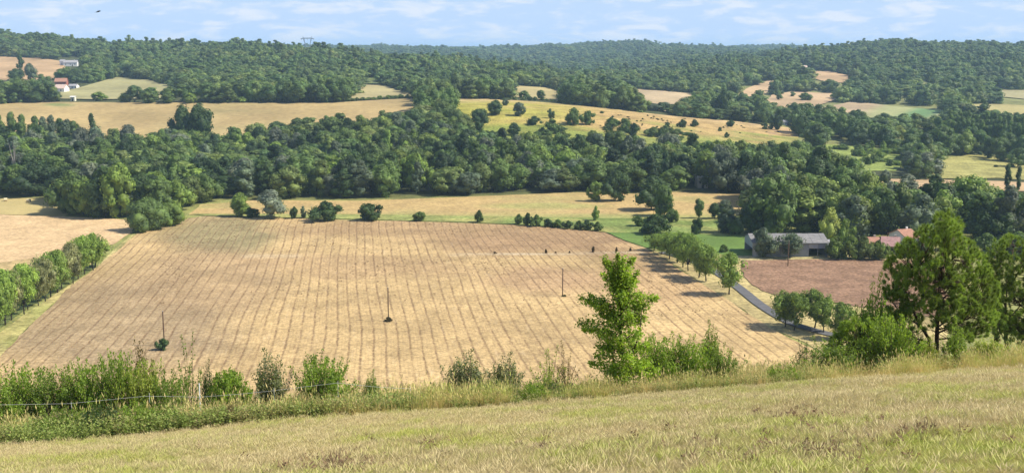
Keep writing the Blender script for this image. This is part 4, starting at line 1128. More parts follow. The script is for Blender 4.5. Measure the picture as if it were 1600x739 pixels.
def house(name, label, px, base, wpx, h, depth, roof_h, wall, roofm, rz=0.0, wins=2, chimney=True, loc=None, sink=0.3, hip=False):
    g = ground(px, base) if loc is None else loc
    Wd = wpx * g[1] / F
    z = zs(g[0], g[1])
    e = empty(name, (g[0], g[1], z), rz); tag(e, label, 'house' if 'house' in name else 'building')
    x, y = Wd / 2, depth
    m = MB()
    m.add([(-x,0,-sink-1),(x,0,-sink-1),(x,y,-sink-1),(-x,y,-sink-1),(-x,0,h),(x,0,h),(x,y,h),(-x,y,h),(-x,y/2,h+roof_h),(x,y/2,h+roof_h)],
          [(0,1,5,4),(2,3,7,6),(1,2,6,9,5),(3,0,4,8,7)] if not hip else [(0,1,5,4),(2,3,7,6),(1,2,6,5),(3,0,4,7)])
    m.build('wall', wall, e)
    o = 0.45; r = MB(); th = 0.18
    hx = 0 if not hip else min(x * .6, y / 2)
    lo = h - roof_h * o / (y / 2)
    for s in (0, 1):
        ya, yb = (-o, y/2) if s == 0 else (y + o, y/2)
        P = [(-x-o, ya, lo), (x+o, ya, lo), (x+o-hx, yb, h+roof_h), (-x-o+hx, yb, h+roof_h)]
        Q = [(a, b, c + th) for a, b, c in P]
        r.add(P + Q, [(3,2,1,0),(4,5,6,7),(0,1,5,4),(1,2,6,5),(2,3,7,6),(3,0,4,7)] if s == 0 else [(0,1,2,3),(7,6,5,4),(4,5,1,0),(5,6,2,1),(6,7,3,2),(7,4,0,3)])
    if hip:
        for s in (-1, 1):
            r.add([(s*(x+o), -o, lo+th), (s*(x+o), y+o, lo+th), (s*(x+o-hx), y/2, h+roof_h+th)], [(0,1,2) if s > 0 else (2,1,0)])
    rf = r.build('roof', roofm, e)
    if chimney:
        c = MB(); c.box((x * .55, y / 2 + .3, h + roof_h + .2), (.6, .5, 1.1)); c.build('chimney', wall, rf)
    for k in range(wins):
        wx = -x + Wd * (k + .5) / wins
        w = MB(); w.box((wx, -.02, h * .52), (1.0, .14, 1.3)); f = w.build('window', M_SHUT, e)
        w = MB(); w.box((wx, -.07, h * .52), (.8, .10, 1.1)); w.build('pane', M_GLASS, f)
    d = MB(); d.box((-x + Wd * .5 + (Wd / max(wins, 1) * .5 if wins % 2 else 0) * .9, -.03, 1.05), (1.0, .16, 2.1)); d.build('door', M_DARK, e)
    return e
house('farm_building', 'long low farm building with pale roof, left of the two below the brick house', 47, 142, 36, 3.2, 9, 2.6, M_STONE, M_ROOFP, 0.0, 4, False)
house('farm_building', 'long farm building with cream pink roof below the brick house', 80, 145, 42, 3.8, 10, 3.2, M_WHITE, M_ROOFP, -0.08, 4, False)
house('brick_house', 'small red brick house with red roof above the long farm roofs', 95, 136, 17, 5.0, 8, 3.0, M_BRICKR, M_ROOFO, 0.15, 2)
house('farm_building', 'white gabled shed at the right end of the farm roofs', 113, 139, 12, 2.6, 8, 1.6, M_WHITE, M_ROOFG, 0.0, 1, False)
house('farm_building', 'small pale annex at the left of the farm', 19, 142, 9, 2.4, 6, 1.5, M_WHITE, M_ROOFP, 0.0, 1, False)
house('hill_house', 'white house with grey roof at the top right of the orange hillside field', 110, 104, 20, 4.6, 9, 2.6, M_WHITE, M_ROOFG, 0.2, 3)
house('hill_house', 'small white wing left of the hillside house', 97, 103, 7, 5.2, 6, 2.2, M_WHITE, M_ROOFG, 0.0, 1, False)
house('hut', 'small cream box shaped hut on the edge of the upland field', 113.5, 158.5, 6.5, 3.4, 3.2, 0.5, plain('cream_board', (0.72, 0.68, 0.50), 0.8, 0.1), M_WHITE, 0.0, 0, False)
house('hill_house', 'white house among trees under the right forest', 1255, 111, 13, 4.4, 10, 3.0, M_WHITE, M_ROOFP, 0.0, 2)
house('hill_house', 'tan roofed house left of the white one under the right forest', 1243, 113, 9, 3.4, 8, 2.4, M_STONE, M_ROOFO, 0.1, 2, False)
house('farmhouse', 'pale small house at the right end of the pinkish fields', 1319, 148, 12, 3.6, 8, 2.2, M_WHITE, M_ROOFP, 0.0, 2, False)
house('farmhouse', 'red roofed house half hidden in the trees above the round meadow', 1434, 219, 20, 3.4, 9, 2.8, M_STONE, M_ROOFR, 0.2, 3)
house('farmhouse', 'white walled building right of the red roofed house in the trees', 1449, 219, 14, 3.2, 8, 1.2, M_WHITE, M_WHITE, 0.0, 2, False)
house('farmhouse', 'bright small house at the right end of the hill meadow', 1228, 196, 6, 2.6, 6, 1.2, M_WHITE, M_ROOFG, 0.0, 1, False)
house('shed', 'long pale shed roof glimpsed in the wood right of the middle', 1098, 294, 16, 5.0, 8, 1.6, M_STONE, M_WHITE, 0.0, 2, False)
house('farmhouse', 'farmhouse with pale orange roof, left of the three beyond the ploughed field', 1367, 394, 20, 2.4, 8, 1.5, M_STONE, M_ROOFO, 0.0, 3, True, sink=.5)
house('farmhouse', 'farmhouse with mauve tiled roof in the middle beyond the ploughed field', 1390, 398, 25, 2.7, 9, 2.0, M_STONE, M_ROOFR, -0.35, 3, True, sink=.5)
house('farmhouse', 'orange roofed farmhouse peeping out beside the top left of the big pine', 1425, 388, 22, 3.4, 9, 1.9, M_WHITE, M_ROOFO, 0.3, 2, True, sink=.5)

def barn():
    g = ground(1234, 402); d = g[1]; z = zs(*g)
    Wd = 118 * d / F; H = 4.5; RH = 1.6; D = 12.0
    e = empty('barn', (g[0], g[1], z), 0.0)
    tag(e, 'long grey metal barn with low pitched roof and open bays at its right end', 'barn')
    mw = NT('corrugated_wall')
    p = mw.n('ShaderNodeTexCoord').outputs['Object']
    nz_ = mw.noise(p, 0.7, 5.0, 0.6)
    mw.bsdf(mw.mix(mw.mr(nz_, .3, .7, 0, .5), (0.30, 0.325, 0.38, 1), (0.22, 0.24, 0.28, 1)), 0.55, 0.4, nz_, 0.1, 0.02)
    mw2 = NT('pale_corrugated_wall'); mw2.bsdf((0.40, 0.41, 0.44, 1), 0.5, 0.4)
    mr_ = NT('fibre_roof')
    p = mr_.n('ShaderNodeTexCoord').outputs['Object']
    nz_ = mr_.noise(mr_.mapping(p, scale=(.3, 1.2, 1.2)), 1.4, 5.0, 0.65)
    mr_.bsdf(mr_.mix(mr_.mr(nz_, .3, .7, 0, 1), (0.27, 0.255, 0.245, 1), (0.17, 0.165, 0.16, 1)), 0.85, 0.15, nz_, 0.3, 0.03)
    x = Wd / 2
    bays = 8; bw = Wd / bays
    # front wall of separate ribbed panels; the last bay is open below a lintel
    for k in range(bays):
        m = MB(); x0 = -x + k * bw
        opening = k >= bays - 2 and k < bays
        zb = 2.7 if opening else -0.4
        n = 12
        for j in range(n):                         # ribs
            xa = x0 + .06 + (bw - .12) * j / n; w_ = (bw - .12) / n
            m.box((xa + w_ / 2, 0 if j % 2 else -.05, (zb + H) / 2), (w_, .06, H - zb))
        m.build('wall_panel', mw.m if k % 3 else mw2.m, e)
    m = MB()
    for k in range(bays + 1): m.box((-x + k * bw, 0.12, (H - .5) / 2), (.2, .2, H + .5))
    pass
    m.build('frame_posts', M_GALV, e)
    
    m = MB(); m.box((0, D, (H - .4) / 2), (Wd, .1, H + .4)); m.build('back_wall', mw.m, e)
    for s in (-1, 1):
        zl = 2.6 if s < 0 else -.4
        m = MB(); X = s * x
        m.add([(X, .15, zl), (X, D, zl), (X, D, H), (X, D / 2, H + RH), (X, .15, H), (X - s * .08, .15, zl), (X - s * .08, D, zl), (X - s * .08, D, H), (X - s * .08, D / 2, H + RH), (X - s * .08, .15, H)],
              [(0,1,2,3,4), (9,8,7,6,5), (0,5,6,1), (1,6,7,2), (2,7,8,3), (3,8,9,4), (4,9,5,0)])
        m.build('gable_wall', mw.m, e)
    for s in (0, 1):                               # roof made of sheets that can be told apart
        for k in range(14):
            m = MB(); xa = -x - .4 + (Wd + .8) * k / 14; xb = -x - .4 + (Wd + .8) * (k + 1) / 14 - .03
            ya, yb = (-.5, D / 2) if s == 0 else (D + .5, D / 2)
            lo = H - RH * .5 / (D / 2) + .1; hi = H + RH + .1; dz = .03 * (k % 2)
            P = [(xa, ya, lo + dz), (xb, ya, lo + dz), (xb, yb, hi + dz), (xa, yb, hi + dz)]
            Q_ = [(a, b, c + .08) for a, b, c in P]
            m.add(P + Q_, [(3,2,1,0),(4,5,6,7),(0,1,5,4),(1,2,6,5),(2,3,7,6),(3,0,4,7)])
            m.build('roof_sheet', mr_.m, e)
    m = MB(); m.tube([(-x - .4, -.55, H - .1), (x + .4, -.55, H - .1)], .09, 6); m.build('gutter', M_GALV, e)
    house('lean_to', 'small pale lean-to against the right end of the grey barn', 1297, 401, 13, 3.6, 7, 0.9, M_STONE, M_ROOFG, 0.0, 0, False)
barn()

# far pylon
def pylon():
    u = (490 - 800) / F * 1.015; y = 2950.0; x = u * y
    z = zs(x, y); top = -float(v_of(57)) * y
    e = empty('electricity_pylon', (x, y, z)); tag(e, 'faint lattice pylon with two horns on the hazy horizon', 'pylon')
    m = MB(); h = top - z; r = .75
    wz = h - 16
    for s in (-1, 1):
        m.tube([(s * 5, 0, 0), (s * 1.8, 0, wz * .7), (s * 10.5, 0, wz + 8), (s * 11.5, 0, h)], [r, r, r, r * .6], 5)
        m.tube([(s * 5, 5, 0), (s * 1.8, 1.5, wz * .7), (s * 9.5, 1, wz + 8)], r, 4)
        m.tube([(s * 8, 0, h - 9), (s * 12, 0, h - 4.5)], r * .7, 4)
    for k in range(7):
        a = wz * .7 * k / 7; b = wz * .7 * (k + 1) / 7
        xa = 5 - 3.2 * k / 7; xb = 5 - 3.2 * (k + 1) / 7
        m.tube([(-xa, 0, a), (xb, 0, b)], r * .5, 4); m.tube([(xa, 0, a), (-xb, 0, b)], r * .5, 4)
    m.build('lattice_tower', M_GALV, e)
    c = MB(); c.tube([(-18, 0, h - 7), (0, 0, h - 6), (18, 0, h - 7)], r, 5); c.tube([(-18, 0, h - 7), (-11, 0, h - 4.4), (11, 0, h - 4.4), (18, 0, h - 7)], r * .6, 4); c.build('cross_arm', M_GALV, e)
    for k in (-16, 0, 16):
        i = MB(); i.tube([(k, 0, h - 7), (k, 0, h - 10.5)], .45, 5); i.build('insulator', M_GALV, e)
pylon()

def bird():
    y = 95.0; p = at(153.5, 18.7, y)
    e = empty('bird', p, 0.4); tag(e, 'dark bird gliding in the blue sky at the upper left', 'bird')
    mb = plain('dark_feathers', (0.03, 0.03, 0.04), 0.7, 0.2, 20.0, 0.3)
    V = []; n = 8
    prof = [(-.20, .005), (-.15, .025), (-.06, .045), (.03, .05), (.10, .04), (.14, .03), (.17, .028), (.195, .015), (.215, .003)]
    m = MB(); m.tube([(x, 0, .01 * math.sin(x * 9) + x * .25) for x, r in prof], [r for x, r in prof], n); m.build('body', mb, e, smooth=True)
    for s in (-1, 1):
        w = MB()
        P = [(.09, s * .03, .03), (.12, s * .17, .09), (.07, s * .30, .08), (.02, s * .42, .04), (-.03, s * .40, .035), (-.03, s * .25, .06), (-.05, s * .12, .06), (-.05, s * .03, .02)]
        w.add(P + [(a, b, c + .012) for a, b, c in P], [tuple(range(7, -1, -1)), tuple(range(8, 16))] + [(i, (i+1) % 8, 8 + (i+1) % 8, 8 + i) for i in range(8)])
        w.build('wing', mb, e)
    t = MB(); P = [(-.17, .02, -.045), (-.17, -.02, -.045), (-.30, -.07, -.08), (-.31, 0, -.085), (-.30, .07, -.08)]
    t.add(P + [(a, b, c + .01) for a, b, c in P], [(4,3,2,1,0), (5,6,7,8,9)] + [(i, (i+1) % 5, 5 + (i+1) % 5, 5 + i) for i in range(5)]); t.build('tail', mb, e)
bird()

# ------------------------------------------------------------------ foreground hedge: shrubs, small trees, pines
M_FG = leaf_mat('hedge_leaf', 'object', transl=0.5, nscale=1.6, rough=0.5, var=(0.75, 1.25))
M_NEEDLE = leaf_mat('pine_needle', 'object', transl=0.4, nscale=0.9, rough=0.5, var=(0.6, 1.5))
M_TWIG = plain('twig_bark', (0.12, 0.09, 0.065), 0.9, 0.1, 8.0, 0.3, 0.4)
M_PBARK = plain('pine_bark', (0.075, 0.052, 0.045), 0.95, 0.05, 7.0, 0.4, 0.8)
def leaf_cloud(g, P, D, ls, up=0.35):
    """pointed folded leaves around points P, roughly facing up and outward"""
    N_ = rnd_dirs(g, len(P)) * 0.9 + D * 0.5 + np.array([0, 0, up])
    N_ /= np.linalg.norm(N_, axis=1)[:, None]
    return leaf_quads(P, N_, ls * g.uniform(0.6, 1.3, len(P)), g, 0.62)
def path_pts(g, path, n, spread, start=0.3):
    """n points scattered along a bent path, thicker towards the tip"""
    path = np.array(path, float)
    t = start + (1 - start) * g.random(n) ** 0.85
    s = t * (len(path) - 1); i = np.minimum(s.astype(int), len(path) - 2); f = (s - i)[:, None]
    P = path[i] * (1 - f) + path[i + 1] * f
    sp = spread * (1.15 - 0.75 * t)
    return P + g.normal(size=(n, 3)) * sp[:, None], t
def shrub_mesh(seed, W_=2.4, H_=2.0, stems=60, per=56, ls=0.052, spread=0.11, up=1.0, ragged=0.25, bare=0.25):
    g = np.random.default_rng(seed)
    V, Q, nb = [], [], 0
    sm = MB()
    for s in range(stems):
        a = g.random() * 2 * PI; q = math.sqrt(g.random())
        el = math.acos(min(1, q * 0.98))
        tip = np.array([math.cos(a) * q * W_ / 2, math.sin(a) * q * W_ / 2, H_ * (0.25 + 0.75 * math.sqrt(max(0, 1 - q * q * .92)))])
        tip = tip * (1 + g.normal() * ragged * 0.5); tip[2] = max(0.15, tip[2])
        b = np.array([math.cos(a) * q * W_ * .12, math.sin(a) * q * W_ * .12, -0.3])
        mid = b * .5 + tip * .5 + np.array([0, 0, H_ * .12 * up]) + g.normal(size=3) * .06
        path = [b, b * .75 + mid * .25 + np.array([0, 0, .05]), mid, mid * .4 + tip * .6 + g.normal(size=3) * .04, tip]
        sm.tube(path, [.022, .018, .012, .008, .003], 4, False)
        P, t = path_pts(g, path[1:], per, spread, bare)
        d = P - np.array([0, 0, H_ * .35]); d /= np.linalg.norm(d, axis=1)[:, None] + 1e-6
        v, qd = leaf_cloud(g, P, d, ls)
        V.append(v); Q.append(qd + nb); nb += len(v)
    return mesh_np('shrub_foliage', np.concatenate(V), np.concatenate(Q), None, [M_FG]), sm.mesh('shrub_stems', M_TWIG), W_, H_
SH = [shrub_mesh(200, 2.4, 2.0, 90, 66, 0.052, 0.15, 1.0, 0.2, 0.1), shrub_mesh(201, 2.6, 1.8, 90, 66, 0.05, 0.16, 1.0, 0.22, 0.1), shrub_mesh(202, 2.2, 2.0, 70, 66, 0.05, 0.13, 1.0, 0.35, 0.12), shrub_mesh(203, 2.0, 2.0, 44, 30, 0.045, 0.09, 1.0, 0.35, 0.4),
      shrub_mesh(204, 3.0, 1.2, 70, 46, 0.055, 0.12, 0.8, 0.2, 0.1), shrub_mesh(205, 1.7, 2.2, 24, 40, 0.045, 0.09, 1.0, 0.5, 0.3)]
SH.append(shrub_mesh(206, 2.6, 1.6, 100, 70, 0.05, 0.12, 1.0, 0.05, 0.05))
SH.append(shrub_mesh(207, 3.2, 1.6, 100, 66, 0.05, 0.13, 1.6, 0.42, 0.05))
def fg(name, label, px, y, top, wpx, v, tint, cat='bush', group=None, rz=0.0, low=0.0):
    me, st, W_, H_ = SH[v]
    x = (px - 800) / F * y / (cP + 0.02) * 0.985
    z = zs(x, y); zt = -float(v_of(top)) * y
    h = max(.4, zt - z); w = wpx * y / F
    e = empty(name, (x, y, z), rz); e.scale = (w / W_ * .92, w / W_ * .92, h / H_ * .92)
    c = link('foliage', me, e); c.color = (*tint, 1)
    link('stems', st, e)
    tag(e, label, cat, group)
    return e
F_BR = (0.23, 0.33, 0.055); F_MD = (0.18, 0.26, 0.05); F_DK = (0.07, 0.12, 0.035); F_GR = (0.21, 0.235, 0.12); F_YL = (0.32, 0.38, 0.08); F_BRN = (0.20, 0.15, 0.07)
for a in [
 ('bramble_bush', 'bright green bramble cut by the left frame edge', -18, 41.0, 584, 130, 7, F_BR),
 ('bramble_bush', 'bright green bramble at the left frame edge', 36, 40.8, 592, 110, 7, F_MD),
 ('bramble_bush', 'bright green bramble second from the left frame edge', 92, 41.2, 578, 110, 7, F_BR),
 ('bramble_bush', 'tall ragged bramble with branches sticking up to the right', 146, 41.0, 562, 90, 7, F_BR),
 ('bramble_bush', 'yellowish bramble right of the tallest ragged one', 188, 40.8, 576, 80, 7, F_YL),
 ('bramble_bush', 'arching reddish brown branch over the left brambles', 188, 43.6, 536, 60, 3, F_BRN),
 ('bramble_bush', 'dark weedy bush below the lower left pole', 230, 40.6, 592, 80, 7, F_MD),
 ('nettle_clump', 'dark leafy clump at the mowing edge, nearest the left frame edge', 52, 36.2, 640, 100, 4, F_MD),
 ('nettle_clump', 'dark leafy clump at the mowing edge below the tape, between two others', 118, 36.0, 634, 90, 4, F_DK),
 ('nettle_clump', 'bright leafed clump at the mowing edge below the tape', 172, 36.2, 630, 90, 4, F_BR),
 ('nettle_clump', 'leafy clump at the mowing edge under the second fence post', 222, 36.4, 633, 70, 4, F_MD),
 ('nettle_clump', 'small brownish clump at the mowing edge right of the tall post', 330, 36.8, 632, 40, 4, F_BRN),
 ('nettle_clump', 'bright yellow green low clump at the mowing edge left of the leafy tree', 838, 37.6, 600, 60, 4, F_BR),
 ('nettle_clump', 'bright low green clump at the mowing edge right of the middle bushes', 1250, 37.6, 571, 70, 4, F_BR),
 ('sapling', 'thin sapling with sparse leaves below the lower left pole', 266, 42.5, 548, 50, 5, F_MD),
 ('bush', 'rounded green ivy bush right of the thin sapling', 330, 41.5, 573, 84, 6, F_BR),
 ('bush', 'dark left half of the rounded ivy bush', 296, 44.4, 574, 30, 2, F_DK),
 ('grey_shrub', 'sparse grey green shrub between two greener bushes', 400, 43, 558, 76, 2, F_GR),
 ('bush', 'green bush with bare twigs on top beside the sparse grey shrub', 487, 40.6, 568, 104, 7, F_BR),
 ('bush', 'twiggy top growing out of the green bush beside the grey shrub', 484, 42.6, 548, 92, 3, F_MD),
 ('bush', 'small dark green bush at the fence end', 567, 41, 585, 34, 2, F_MD),
 ('grey_shrub', 'pale shrub half buried in dry grass, left of two in the middle', 724, 42, 556, 84, 2, F_GR),
 ('grey_shrub', 'pale low shrub half buried in dry grass, right of two in the middle', 790, 42, 560, 70, 2, F_GR),
 ('bush', 'low bright green bush left of the leafy tree', 850, 40.0, 592, 72, 4, F_BR),
 ('sapling', 'reddish sapling with sparse leaves left of the leafy tree', 864, 41, 556, 60, 5, F_YL),
 ('sapling', 'thin twiggy sapling close to the left side of the leafy tree', 888, 41, 552, 40, 5, F_BRN),
 ('bush', 'light green bush at the right foot of the leafy tree', 1042, 40.4, 534, 90, 7, F_BR),
 ('bush', 'green bush second right of the leafy tree', 1092, 40.6, 537, 100, 7, F_BR),
 ('bush', 'upright green sapling at the right end of the bushes beside the leafy tree', 1128, 42, 513, 44, 2, F_MD),
 ('bush', 'low green bush under the upright sapling', 1150, 40.2, 556, 70, 7, F_MD),
 ('bush', 'dark sparse bush at the left foot of the young pine', 1285, 42, 535, 46, 3, F_DK),
 ('bush', 'fresh green broadleaf bush between the young pine and the big pine', 1402, 43, 482, 92, 2, F_BR),
 ('bush', 'light leafy sprig rising against the left side of the big pine', 1394, 43.5, 446, 60, 2, F_BR),
 ('bush', 'mid green bush in front of the young pine', 1335, 40.6, 542, 120, 7, F_MD),
 ('bush', 'loose light green bush in front of the gap beside the big pine', 1424, 41, 500, 100, 7, F_BR),
 ('bush', 'yellowish loose bush behind the young pine', 1372, 44.5, 498, 60, 2, F_YL),
 ('bush', 'green bush at the trunk foot of the big pine', 1455, 44, 520, 60, 1, F_MD),
 ('bush', 'bright yellow green bush at the foot of the big pine', 1486, 42, 530, 44, 2, F_YL),
 ('bush', 'yellow green bush between the two pines', 1530, 42, 512, 50, 2, F_BR),
 ('bush', 'low yellow green bush at the foot of the right pine', 1590, 42, 530, 70, 1, F_YL),
]: fg(a[0], a[1], *a[2:], rz=len(a[1]) * 1.3)

def main_tree():
    Y = 39.0
    g = np.random.default_rng(31)
    def pp(px, row, dy=0.0):
        return np.array(at(px, row, Y + dy))
    base = np.array([at(972, 590, Y).x, Y, 0]); base[2] = zs(base[0], Y)
    e = empty('leafy_tree', tuple(base)); tag(e, 'bright green leafy tree standing alone in the foreground hedge', 'tree')
    off = base
    trunk = [base - np.array([0, 0, .3]), pp(973, 560), pp(970, 520), pp(972, 480), pp(966, 440), pp(964, 410)]
    tm = MB(); tm.tube([p - off for p in trunk], [.075, .06, .05, .04, .026, .008], 8)
    tm.tube([base - off - np.array([0.06, 0, .3]), pp(960, 570, .1) - off, pp(955, 540, .2) - off, pp(950, 505, .2) - off], [.04, .035, .025, .01], 6)
    tm.tube([base - off + np.array([0.1, 0, -.3]), pp(985, 560, -.1) - off, pp(1000, 520, -.2) - off, pp(1003, 480, -.2) - off], [.04, .034, .024, .01], 6)
    tm.build('trunk', M_PBARK, e, smooth=True)
    BR = [ # start row on trunk, tip px, tip row, depth, leaves, spread
     (500, 905, 506, 0.0, 420, .13), (510, 912, 514, .3, 260, .11), (495, 918, 470, .1, 240, .09), (480, 906, 466, -.1, 420, .12), (490, 922, 462, .25, 240, .10), (470, 930, 478, -.3, 200, .10),
     (460, 1028, 466, 0, 380, .10), (470, 1012, 480, .3, 300, .12), (455, 1000, 462, -.3, 300, .13), (480, 1010, 500, .2, 260, .11), (450, 995, 440, .2, 240, .10),
     (440, 944, 402, 0, 420, .10), (450, 952, 408, .2, 330, .10), (430, 966, 397, 0, 240, .07), (440, 975, 404, -.2, 330, .10), (435, 991, 404, .1, 360, .09), (470, 968, 412, 0, 420, .13), (480, 958, 432, .1, 420, .14), (480, 985, 436, -.1, 420, .14), (500, 940, 470, 0, 420, .15), (500, 998, 476, 0, 420, .15), (560, 960, 575, -.2, 420, .17), (560, 1000, 570, .1, 420, .17), (540, 930, 515, .1, 400, .13), (450, 998, 424, .1, 300, .08), (460, 940, 428, -.2, 260, .10),
     (540, 935, 540, .2, 300, .13), (560, 922, 566, .1, 330, .12), (550, 932, 556, -.4, 340, .14), (540, 1010, 540, 0, 330, .14), (560, 1018, 565, .3, 330, .13), (560, 1005, 580, -.3, 330, .14), (555, 950, 582, -.4, 330, .14),
     (575, 1030, 575, 0.1, 260, .14), (520, 1000, 520, -.5, 330, .15), (520, 940, 520, -.5, 330, .15), (500, 985, 490, -.6, 330, .15), (500, 955, 492, .6, 330, .15), (480, 975, 460, -.5, 330, .14), (470, 960, 450, .4, 330, .14),
     (530, 970, 530, -.7, 330, .16), (550, 985, 560, -.7, 330, .15), (530, 1000, 545, .6, 330, .15), (530, 950, 545, .6, 330, .15), (570, 975, 585, -.6, 260, .15), (440, 980, 430, -.2, 300, .11), (440, 955, 425, .2, 300, .11), (490, 1000, 505, .2, 300, .13), (500, 935, 488, 0, 300, .13)]
    TR = np.array(trunk)
    rows = np.array([595, 560, 520, 480, 440, 410])
    V, Q, nb = [], [], 0
    bm = MB()
    for r0, tx, ty, dy, n, sp in BR:
        r0 = min(590, r0 + 14)
        s = np.interp(-r0, -rows, np.arange(6)); i = min(int(s), 4); st = TR[i] + (TR[i+1] - TR[i]) * (s - i)
        tip = pp(tx, ty, dy)
        mid = st * .45 + tip * .55 + np.array([0, 0, .10])
        path = [st, st * .6 + mid * .4, mid, mid * .5 + tip * .5 + g.normal(size=3) * .04, tip]
        bm.tube([p - off for p in path], [.03, .022, .015, .01, .004], 5, False)
        for k in range(5):                        # side twigs
            f = g.uniform(.4, .95); a = st + (tip - st) * f + np.array([0, 0, .05]); b = a + g.normal(size=3) * sp * 1.6 + np.array([0, 0, .06])
            bm.tube([a - off, b - off], [.007, .003], 3, False)
        P, t = path_pts(g, path, int(n * 1.05), sp * 1.45, .15)
        d = P - (TR[2] + TR[3]) / 2; d /= np.linalg.norm(d, axis=1)[:, None]
        v, q = leaf_cloud(g, P - off, d, 0.052, .45)
        V.append(v); Q.append(q + nb); nb += len(v)
    bm.build('branches', M_PBARK, e)
    f = link('foliage', mesh_np('leafy_tree_foliage', np.concatenate(V), np.concatenate(Q), None, [M_FG]), e); f.color = (0.30, 0.42, 0.06, 1)
main_tree()

def pine(label, Y, base_px, env, trunks, limbs, nshoot, tint, thick, seed, need=0.15, hole=None, hp=.45):
    g = np.random.default_rng(seed)
    bx = at(base_px, 560, Y).x
    base = np.array([bx, Y, zs(bx, Y)])
    e = empty('pine_tree', tuple(base)); tag(e, label, 'tree')
    pp = lambda px, row, dy=0.0: np.array(at(px, row, Y + dy))
    tm = MB(); sk = []
    for T in trunks:
        path = [base + np.array([T[0], 0, -.3])] + [pp(*q) for q in T[1:]]
        n = len(path); r = [thick * (1 - .85 * k / (n - 1)) for k in range(n)]
        tm.tube([p - base for p in path], r, 8)
        for a, b in zip(path[1:], path[2:]): sk += [a + (b - a) * t for t in np.linspace(0, 1, 8)]
    tm.build('trunk', M_PBARK, e, smooth=True)
    bm = MB()
    for L in limbs:
        path = [pp(*q) for q in L]
        path = [path[0], path[0] * .5 + path[1] * .5 - np.array([0, 0, .08]), path[1]]
        bm.tube([p - base for p in path], [thick * .38, thick * .26, thick * .1], 6, False)
        for a, b in zip(path, path[1:]): sk += [a + (b - a) * t for t in np.linspace(0.2, 1, 8)]
    SK = np.array(sk)
    xs = [p[0] for p in env]; ys = [p[1] for p in env]
    cx = np.mean(xs); half = (max(xs) - min(xs)) / 2
    V, T3, nb = [], [], 0
    k = 0
    while k < nshoot:
        px = g.uniform(min(xs), max(xs)); row = g.uniform(min(ys), max(ys))
        if not poly_in(env, px, row): continue
        if hole is not None and poly_in(hole, px, row) and g.random() < hp: continue
        if mnoise.noise(Vector((px * .045, row * .045, seed))) < -0.24 and g.random() < .85: continue
        k += 1
        dmax = math.sqrt(max(0.03, 1 - ((px - cx) / half) ** 2)) * half * Y / F
        dy = (g.random() ** .7) * dmax * (1 if g.random() < .42 else -1)
        tip = pp(px, row, dy)
        j = np.argmin(((SK - tip) ** 2).sum(1) + np.maximum(SK[:, 2] - tip[2] + .25, 0) * 3)
        b0 = SK[j]
        mid = b0 * .4 + tip * .6 - np.array([0, 0, .14])
        if g.random() < .8: bm.tube([b0 - base, mid - base, tip - base], [.014, .009, .005], 3, False)
        ax = (tip - mid); ax /= np.linalg.norm(ax) + 1e-6
        ax = ax * .55 + np.array([0, 0, .85]) + g.normal(size=3) * .38; ax /= np.linalg.norm(ax)
        L = g.uniform(.10, .27); n = 95
        t = g.random(n) ** .8
        P = tip + ax * (t * L)[:, None] - base - ax * L * .5
        dr = rnd_dirs(g, n) * 1.0 + ax * .8; dr /= np.linalg.norm(dr, axis=1)[:, None]
        ln = need * g.uniform(.75, 1.2, n)
        sd = np.cross(dr, rnd_dirs(g, n)); sd /= np.linalg.norm(sd, axis=1)[:, None] + 1e-6
        wv = sd * .010
        v = np.stack([P - wv, P + wv, P + dr * ln[:, None]], 1).reshape(-1, 3)
        V.append(v); T3.append(np.arange(n * 3).reshape(-1, 3) + nb); nb += n * 3
    bm.build('branches', M_PBARK, e)
    f = link('needles', mesh_np('pine_needles', np.concatenate(V), None, np.concatenate(T3), [M_NEEDLE]), e); f.color = (*tint, 1)
pine('big dark green pine with open forked trunk at the right', 45.0, 1465,
     [(1466, 334), (1482, 330), (1500, 345), (1512, 368), (1530, 388), (1542, 412), (1560, 440), (1562, 478), (1552, 520), (1516, 535), (1496, 525), (1470, 510), (1440, 520), (1410, 530), (1386, 490), (1379, 440), (1384, 405), (1402, 382), (1420, 372), (1440, 352)],
     [(0, (1464, 520), (1466, 480), (1468, 430), (1474, 380), (1478, 345)), (-.25, (1450, 540), (1452, 530), (1436, 505), (1420, 470), (1404, 420))],
     [((1466, 500), (1420, 460, .5)), ((1467, 480), (1430, 420, -.8)), ((1468, 470), (1515, 430, .6)), ((1466, 510), (1520, 470, -.6)), ((1466, 520), (1540, 480, .3)), ((1440, 510), (1400, 480, .3)), ((1470, 430), (1440, 380, .5)),
      ((1471, 420), (1510, 380, -.4)), ((1472, 400), (1495, 360, .3)), ((1465, 515), (1500, 500, -.9)), ((1430, 490), (1395, 450, -.4)), ((1468, 450), (1540, 440, .2)), ((1467, 490), (1460, 440, 1.4)), ((1467, 490), (1470, 440, -1.4)), ((1450, 535), (1410, 515, .4)), ((1465, 530), (1510, 520, .5))],
     1650, (0.20, 0.28, 0.065), 0.11, 51, hole=[(1420, 485), (1500, 485), (1510, 530), (1405, 530)])
pine('second pine cut by the right frame edge', 51.0, 1572,
     [(1536, 396), (1552, 376), (1580, 366), (1610, 380), (1670, 400), (1690, 470), (1680, 545), (1600, 545), (1556, 535), (1544, 480), (1536, 430)],
     [(-.4, (1556, 500), (1558, 450), (1566, 400)), (.2, (1570, 500), (1574, 440), (1584, 385)), (1.6, (1610, 500), (1614, 440), (1620, 395))],
     [((1572, 480), (1550, 430, .5)), ((1574, 450), (1600, 410, -.5)), ((1612, 470), (1650, 430, .4)), ((1612, 450), (1640, 410, -.5)), ((1572, 500), (1600, 470, -.8)), ((1558, 470), (1545, 420, .6)), ((1612, 490), (1580, 460, .8))],
     1600, (0.18, 0.25, 0.065), 0.12, 52)
